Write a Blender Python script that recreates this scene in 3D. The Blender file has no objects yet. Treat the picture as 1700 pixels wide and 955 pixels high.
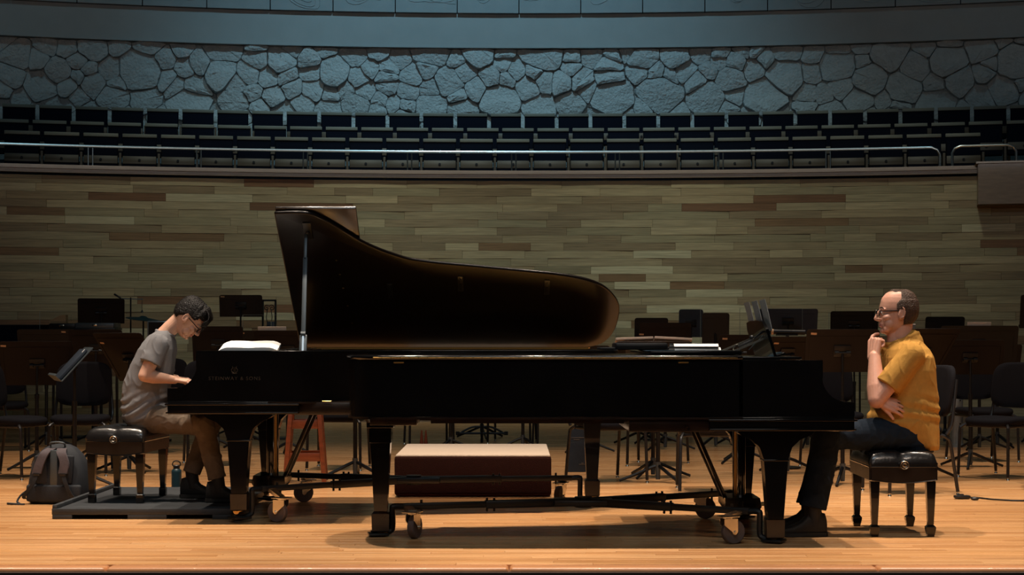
import bpy, bmesh, math, random
from mathutils import Vector, Matrix, noise
PI = math.pi
R = math.radians
sc = bpy.context.scene
COL = sc.collection
rnd = random.Random(7)

# ------------------------------------------------------------------ camera
F = 2700.0            # focal length in pixels of the 1700 px wide frame
CAMH, CAMY, HORIZ = 1.10, -8.74, 565.0
cd = bpy.data.cameras.new('camera'); cam = bpy.data.objects.new('camera', cd); COL.objects.link(cam)
cam.location = (0, CAMY, CAMH); cam.rotation_euler = (R(90), 0, 0)
cd.sensor_width = 36; cd.lens = F / 1700 * 36; cd.shift_y = (HORIZ - 477.5) / 1700
cd.clip_end = 200
sc.camera = cam

# ------------------------------------------------------------------ world, lights, exposure
w = bpy.data.worlds.new('world'); sc.world = w; w.use_nodes = True
w.node_tree.nodes['Background'].inputs[0].default_value = (0.35, 0.55, 0.62, 1)
w.node_tree.nodes['Background'].inputs[1].default_value = 0.010
sc.view_settings.view_transform = 'Standard'; sc.view_settings.look = 'None'
sc.view_settings.gamma = 1.0; sc.view_settings.exposure = 0.0
sc.view_settings.use_curve_mapping = False

def spot(name, loc, target, energy, color, deg, blend, size):
    ld = bpy.data.lights.new(name, 'SPOT'); ld.energy = energy; ld.color = color
    ld.spot_size = R(deg); ld.spot_blend = blend; ld.shadow_soft_size = size
    o = bpy.data.objects.new(name, ld); COL.objects.link(o); o.location = loc
    o.rotation_euler = (Vector(target) - Vector(loc)).to_track_quat('-Z', 'Y').to_euler()
    return o
WARM = (1.0, 0.83, 0.66)
# warm downlights above the front of the stage
for x in (-4.4, -2.2, 0.0, 2.2, 4.4):
    spot('stage_downlight', (x, 0.75, 9.5), (x, 0.75, 0), 2500, WARM, 44, 0.6, 0.09)
for x in (-5.0, -1.7, 1.7, 5.0):
    spot('upstage_downlight', (x, 4.6, 9.5), (x, 4.6, 0), 1500, WARM, 50, 0.9, 0.12)
# front-of-house wash, low
spot('house_spot', (3.0, -8.0, 9.0), (2.0, 0.6, 1.1), 560, (1.0, 0.80, 0.64), 17, 0.9, 0.25)
spot('house_spot', (-4.5, -8.0, 9.0), (-2.3, 1.7, 1.0), 200, (1.0, 0.84, 0.72), 14, 0.9, 0.25)
# cool high strip light above the front edge of the stage
ld = bpy.data.lights.new('cool_strip', 'AREA'); ld.shape = 'RECTANGLE'; ld.size = 4.0; ld.size_y = .25; ld.energy = 130; ld.color = (.74, .90, 1.0)
o = bpy.data.objects.new('cool_strip', ld); COL.objects.link(o); o.location = (0, -4.8, 8.2); o.rotation_euler = (R(40), 0, 0)
# added warm front fill to brighten the stage edge, not a hall lamp
ld = bpy.data.lights.new('house_spill', 'AREA'); ld.shape = 'RECTANGLE'; ld.size = 6.0; ld.size_y = 1.0; ld.energy = 105; ld.color = (1.0, .90, .80)
o = bpy.data.objects.new('house_spill', ld); COL.objects.link(o); o.location = (0, -13.0, 6.5); o.rotation_euler = (R(66), 0, 0)
# cool wash on the balcony and its stone wall
spot('balcony_light', (-0.6, 11.2, 12.2), (-0.6, 16.6, 5.4), 1500, (0.40, 0.77, 0.95), 76, 1.0, 0.25)
spot('balcony_light', (-6.5, 10.2, 12.2), (-6.5, 15.6, 5.2), 230, (0.40, 0.78, 0.92), 66, 1.0, 0.25)
spot('balcony_light', (6.0, 10.2, 12.2), (6.0, 15.6, 5.2), 110, (0.40, 0.78, 0.92), 66, 1.0, 0.25)
for x, e_ in ((-3.2, 1000), (0.3, 1050), (3.8, 1000)):
    spot('wall_washer', (x * .7, 6.2, 12.0), (x, 13.3, 3.1), e_, (0.90, 1.0, 0.84), 40, 1.0, 0.5)

# ------------------------------------------------------------------ helpers
def pt(px, py, Y):
    D = Y - CAMY
    return Vector(((px - 850) * D / F, Y, CAMH - (py - HORIZ) * D / F))
def ground(px, py):
    D = F * CAMH / (py - HORIZ)
    return Vector(((px - 850) * D / F, D + CAMY, 0))

def mat(name, col, rough=0.5, metal=0.0, coat=0.0, spec=0.5, var=0.0, scale=(8, 8, 8), bump=0.0, bscale=60, trans=0.0,
        rvar=0.0, sss=0.0, sheen=0.0, coords='Object', objrand=0.0, coatr=0.05, ior=1.45):
    m = bpy.data.materials.new(name); m.use_nodes = True
    nt = m.node_tree; b = nt.nodes['Principled BSDF']
    b.inputs['Base Color'].default_value = (*col, 1); b.inputs['Roughness'].default_value = rough
    b.inputs['Metallic'].default_value = metal; b.inputs['Coat Weight'].default_value = coat
    b.inputs['Coat Roughness'].default_value = coatr; b.inputs['IOR'].default_value = ior
    b.inputs['Specular IOR Level'].default_value = spec; b.inputs['Transmission Weight'].default_value = trans
    if sss:
        b.inputs['Subsurface Weight'].default_value = sss; b.inputs['Subsurface Radius'].default_value = (0.01, 0.004, 0.002)
    if sheen: b.inputs['Sheen Weight'].default_value = sheen
    if var or bump or objrand or rvar:
        tc = nt.nodes.new('ShaderNodeTexCoord'); mp = nt.nodes.new('ShaderNodeMapping')
        mp.inputs['Scale'].default_value = scale
        nt.links.new(tc.outputs[coords], mp.inputs[0])
        oi = nt.nodes.new('ShaderNodeObjectInfo')
        ml = nt.nodes.new('ShaderNodeMath'); ml.operation = 'MULTIPLY'; ml.inputs[1].default_value = 37.0
        nt.links.new(oi.outputs['Random'], ml.inputs[0])
        if objrand:
            cx = nt.nodes.new('ShaderNodeCombineXYZ')
            for k in range(3): nt.links.new(ml.outputs[0], cx.inputs[k])
            nt.links.new(cx.outputs[0], mp.inputs['Location'])
        ns = nt.nodes.new('ShaderNodeTexNoise'); ns.inputs['Scale'].default_value = 1.0
        ns.inputs['Detail'].default_value = 5; ns.inputs['Roughness'].default_value = 0.6
        nt.links.new(mp.outputs[0], ns.inputs['Vector'])
        mr = nt.nodes.new('ShaderNodeMapRange'); mr.inputs[1].default_value = 0.25; mr.inputs[2].default_value = 0.75
        mr.inputs[3].default_value = 1 - var; mr.inputs[4].default_value = 1 + var
        nt.links.new(ns.outputs['Fac'], mr.inputs[0])
        v = mr.outputs[0]
        if objrand:
            mr2 = nt.nodes.new('ShaderNodeMapRange'); mr2.inputs[3].default_value = 1 - objrand; mr2.inputs[4].default_value = 1 + objrand
            nt.links.new(oi.outputs['Random'], mr2.inputs[0])
            mm = nt.nodes.new('ShaderNodeMath'); mm.operation = 'MULTIPLY'
            nt.links.new(v, mm.inputs[0]); nt.links.new(mr2.outputs[0], mm.inputs[1]); v = mm.outputs[0]
        mx = nt.nodes.new('ShaderNodeVectorMath'); mx.operation = 'SCALE'
        mx.inputs[0].default_value = col; nt.links.new(v, mx.inputs['Scale'])
        nt.links.new(mx.outputs[0], b.inputs['Base Color'])
        if rvar:
            mr3 = nt.nodes.new('ShaderNodeMapRange'); mr3.inputs[3].default_value = max(0, rough - rvar); mr3.inputs[4].default_value = rough + rvar
            nt.links.new(ns.outputs['Fac'], mr3.inputs[0]); nt.links.new(mr3.outputs[0], b.inputs['Roughness'])
        if bump:
            n2 = nt.nodes.new('ShaderNodeTexNoise'); n2.inputs['Scale'].default_value = bscale; n2.inputs['Detail'].default_value = 6
            nt.links.new(tc.outputs[coords], n2.inputs['Vector'])
            bp = nt.nodes.new('ShaderNodeBump'); bp.inputs['Strength'].default_value = bump; bp.inputs['Distance'].default_value = 0.03 if bscale < 41 and bump > .7 else 0.01
            nt.links.new(n2.outputs['Fac'], bp.inputs['Height']); nt.links.new(bp.outputs[0], b.inputs['Normal'])
    return m

M = {}
OAK = [(.37, .285, .165), (.45, .36, .215), (.29, .215, .125), (.54, .47, .30), (.24, .145, .075), (.40, .32, .19), (.34, .28, .165), (.22, .115, .06)]
for i, c in enumerate(OAK):
    M['oak%d' % i] = mat('oak_plank_tone', c, 0.55, var=0.30, scale=(2.5, 3, 60), bump=0.12, bscale=40, objrand=0.10, spec=0.3)
MAPLE = [(.62, .315, .125), (.68, .37, .165), (.54, .26, .10), (.66, .345, .145), (.59, .30, .125)]
for i, c in enumerate(MAPLE):
    M['maple%d' % i] = mat('maple_board_tone', c, 0.26, var=0.20, scale=(2.2, 40, 2), rvar=0.07, coat=0.15, coatr=0.14, objrand=0.05, spec=0.45)
M['edge'] = mat('stage_edge_wood', (.55, .25, .11), 0.35, var=0.25, scale=(2, 20, 30), coat=0.2)
M['ledge'] = mat('ledge_wood', (.20, .13, .08), 0.35, var=0.2, scale=(2, 20, 30), coat=0.3)
M['under'] = mat('subfloor', (.05, .03, .02), 0.8)
M['stone'] = mat('painted_stone', (.46, .49, .50), 0.9, var=0.12, scale=(9, 9, 9), bump=1.0, bscale=26, spec=0.15)
M['mortar'] = mat('painted_mortar', (.40, .43, .44), 0.95, var=0.1, bump=0.8, bscale=40, spec=0.1)
M['plaster'] = mat('plaster', (.36, .39, .40), 0.85, var=0.05, scale=(3, 3, 3), bump=0.1, bscale=150, spec=0.2)
M['plaster_dark'] = mat('plaster_panel', (.30, .34, .36), 0.85, var=0.06, scale=(3, 3, 3), bump=0.15, bscale=120, spec=0.2)
M['gap'] = mat('dark_gap', (.02, .02, .025), 0.9)
M['tier'] = mat('tier_carpet', (.03, .035, .05), 0.95)
M['seat_wood'] = mat('seat_wood', (.060, .040, .025), 0.5, var=0.2, scale=(3, 3, 40), objrand=0.15)
M['seat_cap'] = mat('seat_cap_wood', (.14, .135, .11), 0.55, var=0.15, scale=(3, 3, 40), objrand=0.12)
M['navy'] = mat('navy_upholstery', (.0035, .0048, .011), 0.95, spec=0.1, bump=0.2, bscale=300)
M['steel'] = mat('brushed_steel', (.62, .66, .68), 0.28, 1.0)
M['chrome'] = mat('zinc_plated_steel', (.75, .70, .60), 0.25, 1.0, var=0.15, scale=(30, 30, 30))
M['lacquer'] = mat('black_lacquer', (.004, .0038, .004), 0.16, coat=0.4, coatr=0.03, spec=0.35, var=0.3, scale=(5, 5, 5), rvar=0.03)
M['lacquer_worn'] = mat('worn_black_lacquer', (.012, .0075, .0055), 0.30, coat=0.3, coatr=0.15, var=0.35, scale=(12, 12, 12), rvar=0.08)
M['lid_under'] = mat('lid_underside_lacquer', (.006, .004, .0035), 0.30, spec=0.25, coat=0.08, coatr=0.08, var=0.3, scale=(4, 4, 4))
M['brass'] = mat('brass', (.62, .38, .13), 0.3, 1.0, var=0.1)
M['gold'] = mat('gold_plate', (.42, .24, .07), 0.4, 0.9)
M['ivory'] = mat('key_white', (.82, .80, .74), 0.25)
M['black_key'] = mat('key_black', (.01, .01, .01), 0.3)
M['iron'] = mat('black_painted_steel', (.008, .009, .010), 0.38, 0.1, var=0.2, scale=(20, 20, 20), rvar=0.08)
M['iron_chair'] = mat('chair_frame_steel', (.018, .017, .018), 0.35, 0.2)
M['stand_grey'] = mat('grey_stand_metal', (.070, .085, .095), 0.42, 0.3, var=0.1)
M['stand_black'] = mat('black_stand_enamel', (.006, .006, .007), 0.40, spec=0.4, var=0.25, scale=(6, 6, 6))
M['stand_brown'] = mat('brown_stand_enamel', (.0085, .0052, .0048), 0.5, spec=0.22, var=0.25, scale=(6, 6, 6))
M['stand_blue'] = mat('blue_black_folder', (.025, .034, .050), 0.5, var=0.2, scale=(12, 12, 12), bump=0.1, bscale=200)
M['fabric'] = mat('charcoal_fabric', (.0105, .0100, .0125), 0.95, spec=0.1, sheen=0.0, bump=0.25, bscale=350)
M['leather'] = mat('black_leather', (.009, .008, .008), 0.27, coat=0.3, coatr=0.15, spec=0.6, bump=0.12, bscale=60)
M['rubber'] = mat('grey_brown_rubber', (.10, .075, .07), 0.6)
M['paper'] = mat('white_paper', (.86, .85, .82), 0.8, var=0.06, scale=(30, 30, 300))
M['cream'] = mat('cream_paper', (.62, .47, .37), 0.8, var=0.08, scale=(30, 30, 30))
M['tan'] = mat('tan_sticker', (.50, .29, .15), 0.7)
M['carpet'] = mat('beige_carpet_top', (.56, .44, .34), 1.0, spec=0.05, var=0.12, scale=(60, 60, 60), bump=0.7, bscale=220, sheen=0.3)  # podium top, overhead light put into the paler colour
M['carpet_side'] = mat('brown_carpet_side', (.030, .0105, .008), 1.0, spec=0.05, var=0.15, scale=(60, 60, 60), bump=0.7, bscale=220)  # same podium carpet, shade beneath the piano put into the dark colour
M['redwood'] = mat('red_varnished_wood', (.22, .055, .02), 0.4, var=0.3, scale=(8, 8, 40), coat=0.2, bump=0.15, bscale=50)
M['platform'] = mat('worn_dark_platform', (.026, .029, .033), 0.6, var=0.35, scale=(4, 14, 14), bump=0.25, bscale=40)
M['bottle'] = mat('teal_enamel', (.008, .030, .040), 0.4, var=0.1)
M['plastic'] = mat('black_plastic', (.012, .012, .013), 0.4)
M['pack'] = mat('charcoal_nylon', (.010, .0125, .0175), 0.75, var=0.25, scale=(15, 15, 15), bump=0.3, bscale=250)
M['pack_strap'] = mat('mauve_grey_mesh', (.075, .058, .064), 0.85, var=0.2, scale=(20, 20, 20), bump=0.4, bscale=300)
M['acrylic'] = mat('clear_acrylic', (.95, .97, .97), 0.03, trans=1.0, ior=1.15)
M['acrylic_edge'] = mat('acrylic_edge', (.25, .32, .33), 0.3)
M['teal_cloth'] = mat('teal_cymbal_cover', (.05, .11, .11), 0.6, var=0.2)
M['wood_block'] = mat('light_wood', (.42, .26, .13), 0.5, var=0.2, scale=(4, 4, 40))
M['orange'] = mat('orange_plastic', (.45, .09, .03), 0.5)
M['yellow'] = mat('yellow_plastic', (.60, .36, .03), 0.5)
M['skin_a'] = mat('fair_skin', (.58, .30, .215), 0.45, sss=0.12, var=0.07, scale=(25, 25, 25), bump=0.08, bscale=120, spec=0.4)
M['skin_b'] = mat('light_skin', (.60, .345, .245), 0.45, sss=0.12, var=0.06, scale=(25, 25, 25), bump=0.06, bscale=120, spec=0.4)
M['lips'] = mat('lips', (.42, .17, .14), 0.45)
M['mustard'] = mat('mustard_linen', (.44, .225, .050), 0.9, var=0.10, scale=(30, 30, 30), bump=0.3, bscale=330, spec=0.15)
M['grey_tee'] = mat('grey_cotton', (.165, .163, .170), 0.95, var=0.08, scale=(25, 25, 25), bump=0.2, bscale=350, spec=0.1)
M['jeans'] = mat('dark_denim', (.012, .018, .028), 0.9, var=0.3, scale=(25, 25, 25), bump=0.3, bscale=350, spec=0.15)
M['khaki'] = mat('khaki_cotton', (.150, .113, .083), 0.9, var=0.15, scale=(25, 25, 25), bump=0.25, bscale=300, spec=0.15)
M['shoe'] = mat('black_shoe', (.010, .010, .011), 0.6, bump=0.2, bscale=120)
M['sole'] = mat('shoe_sole', (.015, .015, .015), 0.7)
M['hair_dark'] = mat('dark_brown_hair', (.007, .0055, .005), 0.45, spec=0.25, var=0.5, scale=(60, 60, 60), bump=0.8, bscale=130)
M['hair_grey'] = mat('greying_brown_hair', (.058, .034, .024), 0.5, spec=0.25, var=0.4, scale=(80, 80, 80), bump=0.9, bscale=140)
M['eye'] = mat('eye_white', (.7, .68, .64), 0.2)
M['iris'] = mat('iris', (.03, .02, .015), 0.1)
M['frame'] = mat('dark_glasses_frame', (.010, .009, .009), 0.3)
M['glass'] = mat('lens', (1, 1, 1), 0.0, trans=1.0, ior=1.2)
M['silver'] = mat('pale_metal_pipe', (.40, .46, .48), 0.35, 0.6, var=0.35, scale=(30, 30, 6))
M['faded_gold'] = mat('faded_gold_lettering', (.026, .020, .013), 0.5)
M['pale_print'] = mat('pale_print', (.25, .26, .28), 0.6)

class MB:
    def __init__(s): s.bm = bmesh.new()
    def _x(s, vs, mtx):
        if mtx is not None: bmesh.ops.transform(s.bm, matrix=mtx, verts=vs)
        return vs
    def box(s, c, size, rot=None, bev=0.0, seg=2):
        r = bmesh.ops.create_cube(s.bm, size=1.0); vs = r['verts']
        bmesh.ops.scale(s.bm, vec=size, verts=vs)
        if bev:
            es = list({e for v in vs for e in v.link_edges})
            rr = bmesh.ops.bevel(s.bm, geom=es, offset=min(bev, min(size) * .49), segments=seg, profile=0.5, affect='EDGES')
            vs = list({v for f in rr['faces'] for v in f.verts} | {v for v in vs if v.is_valid})
        m = Matrix.Translation(c)
        if rot is not None: m = m @ (rot if isinstance(rot, Matrix) else Matrix.Rotation(rot[0], 4, rot[1]))
        return s._x(vs, m)
    def bar(s, a, b, wdt, hgt, bev=0.0, up=(0, 0, 1)):
        a = Vector(a); b = Vector(b); d = b - a; L = d.length; z = d.normalized()
        u = Vector(up)
        if abs(u.dot(z)) > .98: u = Vector((0, 1, 0))
        x = u.cross(z).normalized(); y = z.cross(x)
        m = Matrix((x, y, z)).transposed().to_4x4()
        return s.box((a + b) / 2, (wdt, hgt, L), m, bev)
    def cyl(s, a, b, r0, r1=None, n=12, caps=True):
        if r1 is None: r1 = r0
        a = Vector(a); b = Vector(b); d = b - a
        if d.length < 1e-6: return
        r = bmesh.ops.create_cone(s.bm, cap_ends=caps, segments=n, radius1=r0, radius2=r1, depth=d.length)
        m = Matrix.Translation((a + b) / 2) @ d.to_track_quat('Z', 'Y').to_matrix().to_4x4()
        return s._x(r['verts'], m)
    def sph(s, c, r, n=12, m=8, rot=None):
        rr = bmesh.ops.create_uvsphere(s.bm, u_segments=n, v_segments=m, radius=1.0)
        if isinstance(r, (int, float)): r = (r, r, r)
        mt = Matrix.Translation(c)
        if rot is not None: mt = mt @ rot
        return s._x(rr['verts'], mt @ Matrix.Diagonal((*r, 1)))
    def tube(s, pts, r, n=8, closed=False, caps=True):
        pts = [Vector(p) for p in pts]; N = len(pts)
        rs = r if isinstance(r, (list, tuple)) else [r] * N
        rings = []; prev = None
        for i, p in enumerate(pts):
            if closed: t = pts[(i + 1) % N] - pts[i - 1]
            else: t = pts[min(i + 1, N - 1)] - pts[max(i - 1, 0)]
            t.normalize()
            if prev is None:
                u = Vector((0, 0, 1)) if abs(t.z) < .9 else Vector((0, 1, 0))
                x = u.cross(t).normalized()
            else:
                x = (prev - t * prev.dot(t)).normalized()
            prev = x; y = t.cross(x)
            rings.append([s.bm.verts.new(p + (x * math.cos(2 * PI * k / n) + y * math.sin(2 * PI * k / n)) * rs[i]) for k in range(n)])
        M_ = N if closed else N - 1
        for i in range(M_):
            a, b = rings[i], rings[(i + 1) % N]
            for k in range(n): s.bm.faces.new((a[k], a[(k + 1) % n], b[(k + 1) % n], b[k]))
        if caps and not closed:
            s.bm.faces.new(rings[0][::-1]); s.bm.faces.new(rings[-1])
        return [v for rg in rings for v in rg]
    def prism(s, poly, h0, h1, axis='z', mtx=None):
        """poly = list of 2D points; axis z: (x,y)->z span; axis y: (x,z)->y span; axis x: (y,z)->x span"""
        def mk(p, h):
            return {'z': (p[0], p[1], h), 'y': (p[0], h, p[1]), 'x': (h, p[0], p[1])}[axis]
        a = [s.bm.verts.new(mk(p, h0)) for p in poly]; b = [s.bm.verts.new(mk(p, h1)) for p in poly]
        n = len(poly)
        s.bm.faces.new(a[::-1]); s.bm.faces.new(b)
        for i in range(n): s.bm.faces.new((a[i], a[(i + 1) % n], b[(i + 1) % n], b[i]))
        return s._x(a + b, mtx)
    def rings(s, rings, caps=True):
        vr = [[s.bm.verts.new(p) for p in rg] for rg in rings]; n = len(vr[0])
        for a, b in zip(vr, vr[1:]):
            for k in range(n): s.bm.faces.new((a[k], a[(k + 1) % n], b[(k + 1) % n], b[k]))
        if caps: s.bm.faces.new(vr[0][::-1]); s.bm.faces.new(vr[-1])
        return [v for r in vr for v in r]
    def lathe(s, prof, c=(0, 0, 0), n=20):
        return s.rings([[Vector(c) + Vector((r * math.cos(2 * PI * k / n), r * math.sin(2 * PI * k / n), z)) for k in range(n)] for r, z in prof])
    def mesh(s, name, m=None, angle=35):
        bmesh.ops.recalc_face_normals(s.bm, faces=s.bm.faces)
        me = bpy.data.meshes.new(name); s.bm.to_mesh(me); s.bm.free()
        for p in me.polygons: p.use_smooth = True
        me.set_sharp_from_angle(angle=R(angle))
        if m is not None:
            for k in (m if isinstance(m, (list, tuple)) else [m]): me.materials.append(M[k] if isinstance(k, str) else k)
        return me
    def build(s, name, m, parent=None, angle=35, loc=None, rot=None):
        return link(name, s.mesh(name, m, angle), parent, loc, rot)
def link(name, me, parent=None, loc=None, rot=None):
    o = bpy.data.objects.new(name, me); COL.objects.link(o)
    if parent is not None: o.parent = parent
    if loc is not None: o.location = loc
    if rot is not None: o.rotation_euler = rot
    return o
def tag(o, label, cat, group=None, kind=None):
    if label: o['label'] = label
    if cat: o['category'] = cat
    if group: o['group'] = group
    if kind: o['kind'] = kind
    return o
def thing(name, label, cat, loc=(0, 0, 0), rotz=0, group=None):
    o = bpy.data.objects.new(name, None); COL.objects.link(o); o.empty_display_size = .1
    o.location = loc; o.rotation_euler = (0, 0, rotz)
    return tag(o, label, cat, group)
def struct(o):
    o['kind'] = 'structure'; return o
def copy_tree(o, parent=None):
    c = o.copy(); COL.objects.link(c)
    if parent is not None: c.parent = parent
    for ch in KIDS.get(o.name, [k for k in bpy.data.objects if k.parent == o]): copy_tree(ch, c)
    return c
KIDS = {}
def index_kids(root):
    ks = [k for k in bpy.data.objects if k.parent == root]; KIDS[root.name] = ks
    for k in ks: index_kids(k)
def ordinal(n):
    w_ = ['first', 'second', 'third', 'fourth', 'fifth', 'sixth', 'seventh', 'eighth', 'ninth', 'tenth', 'eleventh', 'twelfth', 'thirteenth',
          'fourteenth', 'fifteenth', 'sixteenth', 'seventeenth', 'eighteenth', 'nineteenth', 'twentieth']
    t = ['', '', 'twenty', 'thirty']
    return w_[n - 1] if n <= 20 else (t[n // 10] + '-' + w_[n % 10 - 1] if n % 10 else {30: 'thirtieth', 40: 'fortieth'}[n])
def smooth_curve(pts, n=8, closed=False):
    out = []; N = len(pts); pts = [Vector(p) for p in pts]
    rng = range(N) if closed else range(N - 1)
    for i in rng:
        if closed: p0, p1, p2, p3 = pts[i - 1], pts[i], pts[(i + 1) % N], pts[(i + 2) % N]
        else: p0, p1, p2, p3 = pts[max(i - 1, 0)], pts[i], pts[i + 1], pts[min(i + 2, N - 1)]
        for k in range(n):
            t = k / n
            out.append(0.5 * ((2 * p1) + (p2 - p0) * t + (2 * p0 - 5 * p1 + 4 * p2 - p3) * t * t + (3 * p1 - p0 - 3 * p2 + p3) * t ** 3))
    if not closed: out.append(pts[-1])
    return out

# ================================================================== THE SETTING
WCX, WYC, WR = 0.3, -12.74, 26.0       # curved hall: centre and radius of the wood wall
def arc(r, a, z): return Vector((WCX + r * math.sin(a), WYC + r * math.cos(a), z))
def arc_slab(mb, r0, r1, a0, a1, z0, z1, n=48):
    rings = []
    for i in range(n + 1):
        a = a0 + (a1 - a0) * i / n
        rings.append([arc(r0, a, z0), arc(r1, a, z0), arc(r1, a, z1), arc(r0, a, z1)])
    return mb.rings(rings)
AMAX = math.asin(10.5 / 26)

# --- stage floor of strip boards
fl = MB(); fl.box((0.3, 6.34, -0.06), (24, 14.5, .08)); floor = struct(fl.build('floor', 'under'))
EDGE = -0.765
def board_rows():
    y = EDGE; i = 0
    while y < 13.2:
        yield i, y, y + .057; y += .057; i += 1
stuff = MB(); nind = 0
for i, y0, y1 in board_rows():
    xlim = 8.6 if y0 > 2 else 6.0
    x = -xlim - rnd.random() * 1.2
    while x < xlim:
        L = rnd.uniform(.5, 1.9); x1 = x + L
        # the wall line limits the boards
        k = rnd.randrange(5); g = .0011
        dz = rnd.uniform(0, .0006)
        if nind < 235 and i < 26 and x1 > -3.4 and x < 3.4 and (i < 20):
            b = MB(); b.box(((x + x1) / 2, (y0 + y1) / 2, -.011 + dz), (L - g, .057 - g, .022), bev=.0012, seg=1)
            b.build('floor_board', 'maple%d' % k, floor); nind += 1
        else:
            yy = (y0 + y1) / 2
            if (x if abs(x) < abs(x1) else x1) ** 2 + (yy - WYC) ** 2 < 26.1 ** 2:
                nf = len(stuff.bm.faces)
                vs = stuff.box(((x + x1) / 2, yy, -.011 + dz), (L - g, .057 - g, .022))
                for v in vs:
                    for f in v.link_faces: f.material_index = k
        x = x1
o = stuff.build('floor_boards', ['maple%d' % k for k in range(5)], floor); o['kind'] = 'stuff'
# stage front edge: nosing boards and fascia
trim = MB(); trim.box((0, -.83, -.6), (14, .05, 1.1)); trim = struct(trim.build('trim_1', 'edge')); 
x = -6.2
while x < 6.2:
    L = rnd.uniform(1.6, 2.6); b = MB(); b.box((x + L / 2, -.824, -.030), (L - .003, .118, .060), bev=.018, seg=3)
    b.build('nosing_board', 'edge', trim); x += L
for r_ in range(5):
    x = -6.2 - rnd.random()
    while x < 6.2:
        L = rnd.uniform(1.2, 2.4); b = MB(); b.box((x + L / 2, -.865, -.112 - r_ * .1), (L - .003, .016, .097), bev=.002, seg=1)
        b.build('fascia_board', 'edge', trim); x += L

# --- back wall clad with oak planks
wb = MB(); arc_slab(wb, 26.02, 26.25, -AMAX, AMAX, -.1, 3.26); wall = struct(wb.build('wall_back', 'under'))
ROWH = .105; stuff = MB(); nind = 0
for r_ in range(31):
    z1 = 3.255 - r_ * ROWH; z0 = z1 - ROWH
    s_ = -9.6 - rnd.random()
    while s_ < 9.6:
        L = rnd.choice((.45, .7, .9, 1.0, 1.1, 1.35)) * rnd.uniform(.9, 1.15); s1 = s_ + L
        a = (s_ + s1) / 2 / 26.0
        k = rnd.choices(range(8), (4, 3, 4, 1.6, 1.3, 3, 4, .8))[0]
        depth = rnd.uniform(.020, .027)
        c = arc(26.02 - depth / 2, a, (z0 + z1) / 2)
        rot = (-a, 'Z')
        if z0 > 1.30 and -7.3 < s_ and s_ + L * .5 < 7.3 and nind < 300:
            b = MB(); b.box((0, 0, 0), (L - .002, depth, ROWH - .002), bev=.0015, seg=1)
            o = b.build('wall_plank', 'oak%d' % k, wall, loc=c); o.rotation_euler = (0, 0, -a); nind += 1
        else:
            vs = stuff.box(c, (L - .002, depth, ROWH - .002), rot)
            for v in vs:
                for f in v.link_faces: f.material_index = k
        s_ = s1
o = stuff.build('wall_planks', ['oak%d' % k for k in range(8)], wall); o['kind'] = 'stuff'
b = MB(); arc_slab(b, 25.94, 26.02, -AMAX, AMAX, 0, .10); struct(b.build('baseboard_back', 'ledge'))
# parapet capping rail of the wood wall
b = MB(); arc_slab(b, 25.90, 26.30, -AMAX, math.asin(5.83 / 26), 3.335, 3.385); arc_slab(b, 25.93, 26.25, -AMAX, math.asin(5.83 / 26), 3.285, 3.335)
struct(b.build('trim_2', 'ledge'))
# end box at the right of the parapet
b = MB(); a0 = math.asin(5.80 / 26); arc_slab(b, 25.70, 26.25, a0, AMAX, 2.86, 3.385, 14)
arc_slab(b, 25.66, 26.27, a0 - .001, AMAX, 3.385, 3.41, 14)
tb = struct(b.build('trim_3', 'ledge'))

# --- balcony tiers
for i, (r0, r1, zt) in enumerate(((26.25, 27.25, 3.06), (27.25, 28.15, 3.33), (28.15, 29.7, 3.67))):
    b = MB(); arc_slab(b, r0, r1, -AMAX, AMAX, -.1 if i else 2.9, zt); struct(b.build('balcony_tier', 'tier'))

# --- rubble stone wall: every stone its own piece
SR = 29.35
b = MB(); arc_slab(b, SR + .02, SR + .4, -AMAX, AMAX, 3.6, 5.64); swall = struct(b.build('wall_stone', 'mortar'))
def clip(poly, p, n):
    out = []
    for i in range(len(poly)):
        a, c = poly[i], poly[(i + 1) % len(poly)]
        da = (a[0] - p[0]) * n[0] + (a[1] - p[1]) * n[1]; dc = (c[0] - p[0]) * n[0] + (c[1] - p[1]) * n[1]
        if da <= 0: out.append(a)
        if (da < 0 < dc) or (dc < 0 < da):
            t = da / (da - dc); out.append((a[0] + (c[0] - a[0]) * t, a[1] + (c[1] - a[1]) * t))
    return out
srand = random.Random(21)
S0, S1_, Z0, Z1 = -9.0, 9.2, 4.22, 5.60
seeds = []
tries = 0
while len(seeds) < 290 and tries < 60000:
    tries += 1
    p = (srand.uniform(S0, S1_), srand.uniform(Z0 - .05, Z1 + .05), srand.choice((.12, .16, .22, .28, .36, .44)))
    if all(((p[0] - q[0]) / 1.45) ** 2 + (p[1] - q[1]) ** 2 > ((p[2] + q[2]) * .5) ** 2 for q in seeds): seeds.append(p)
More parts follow.
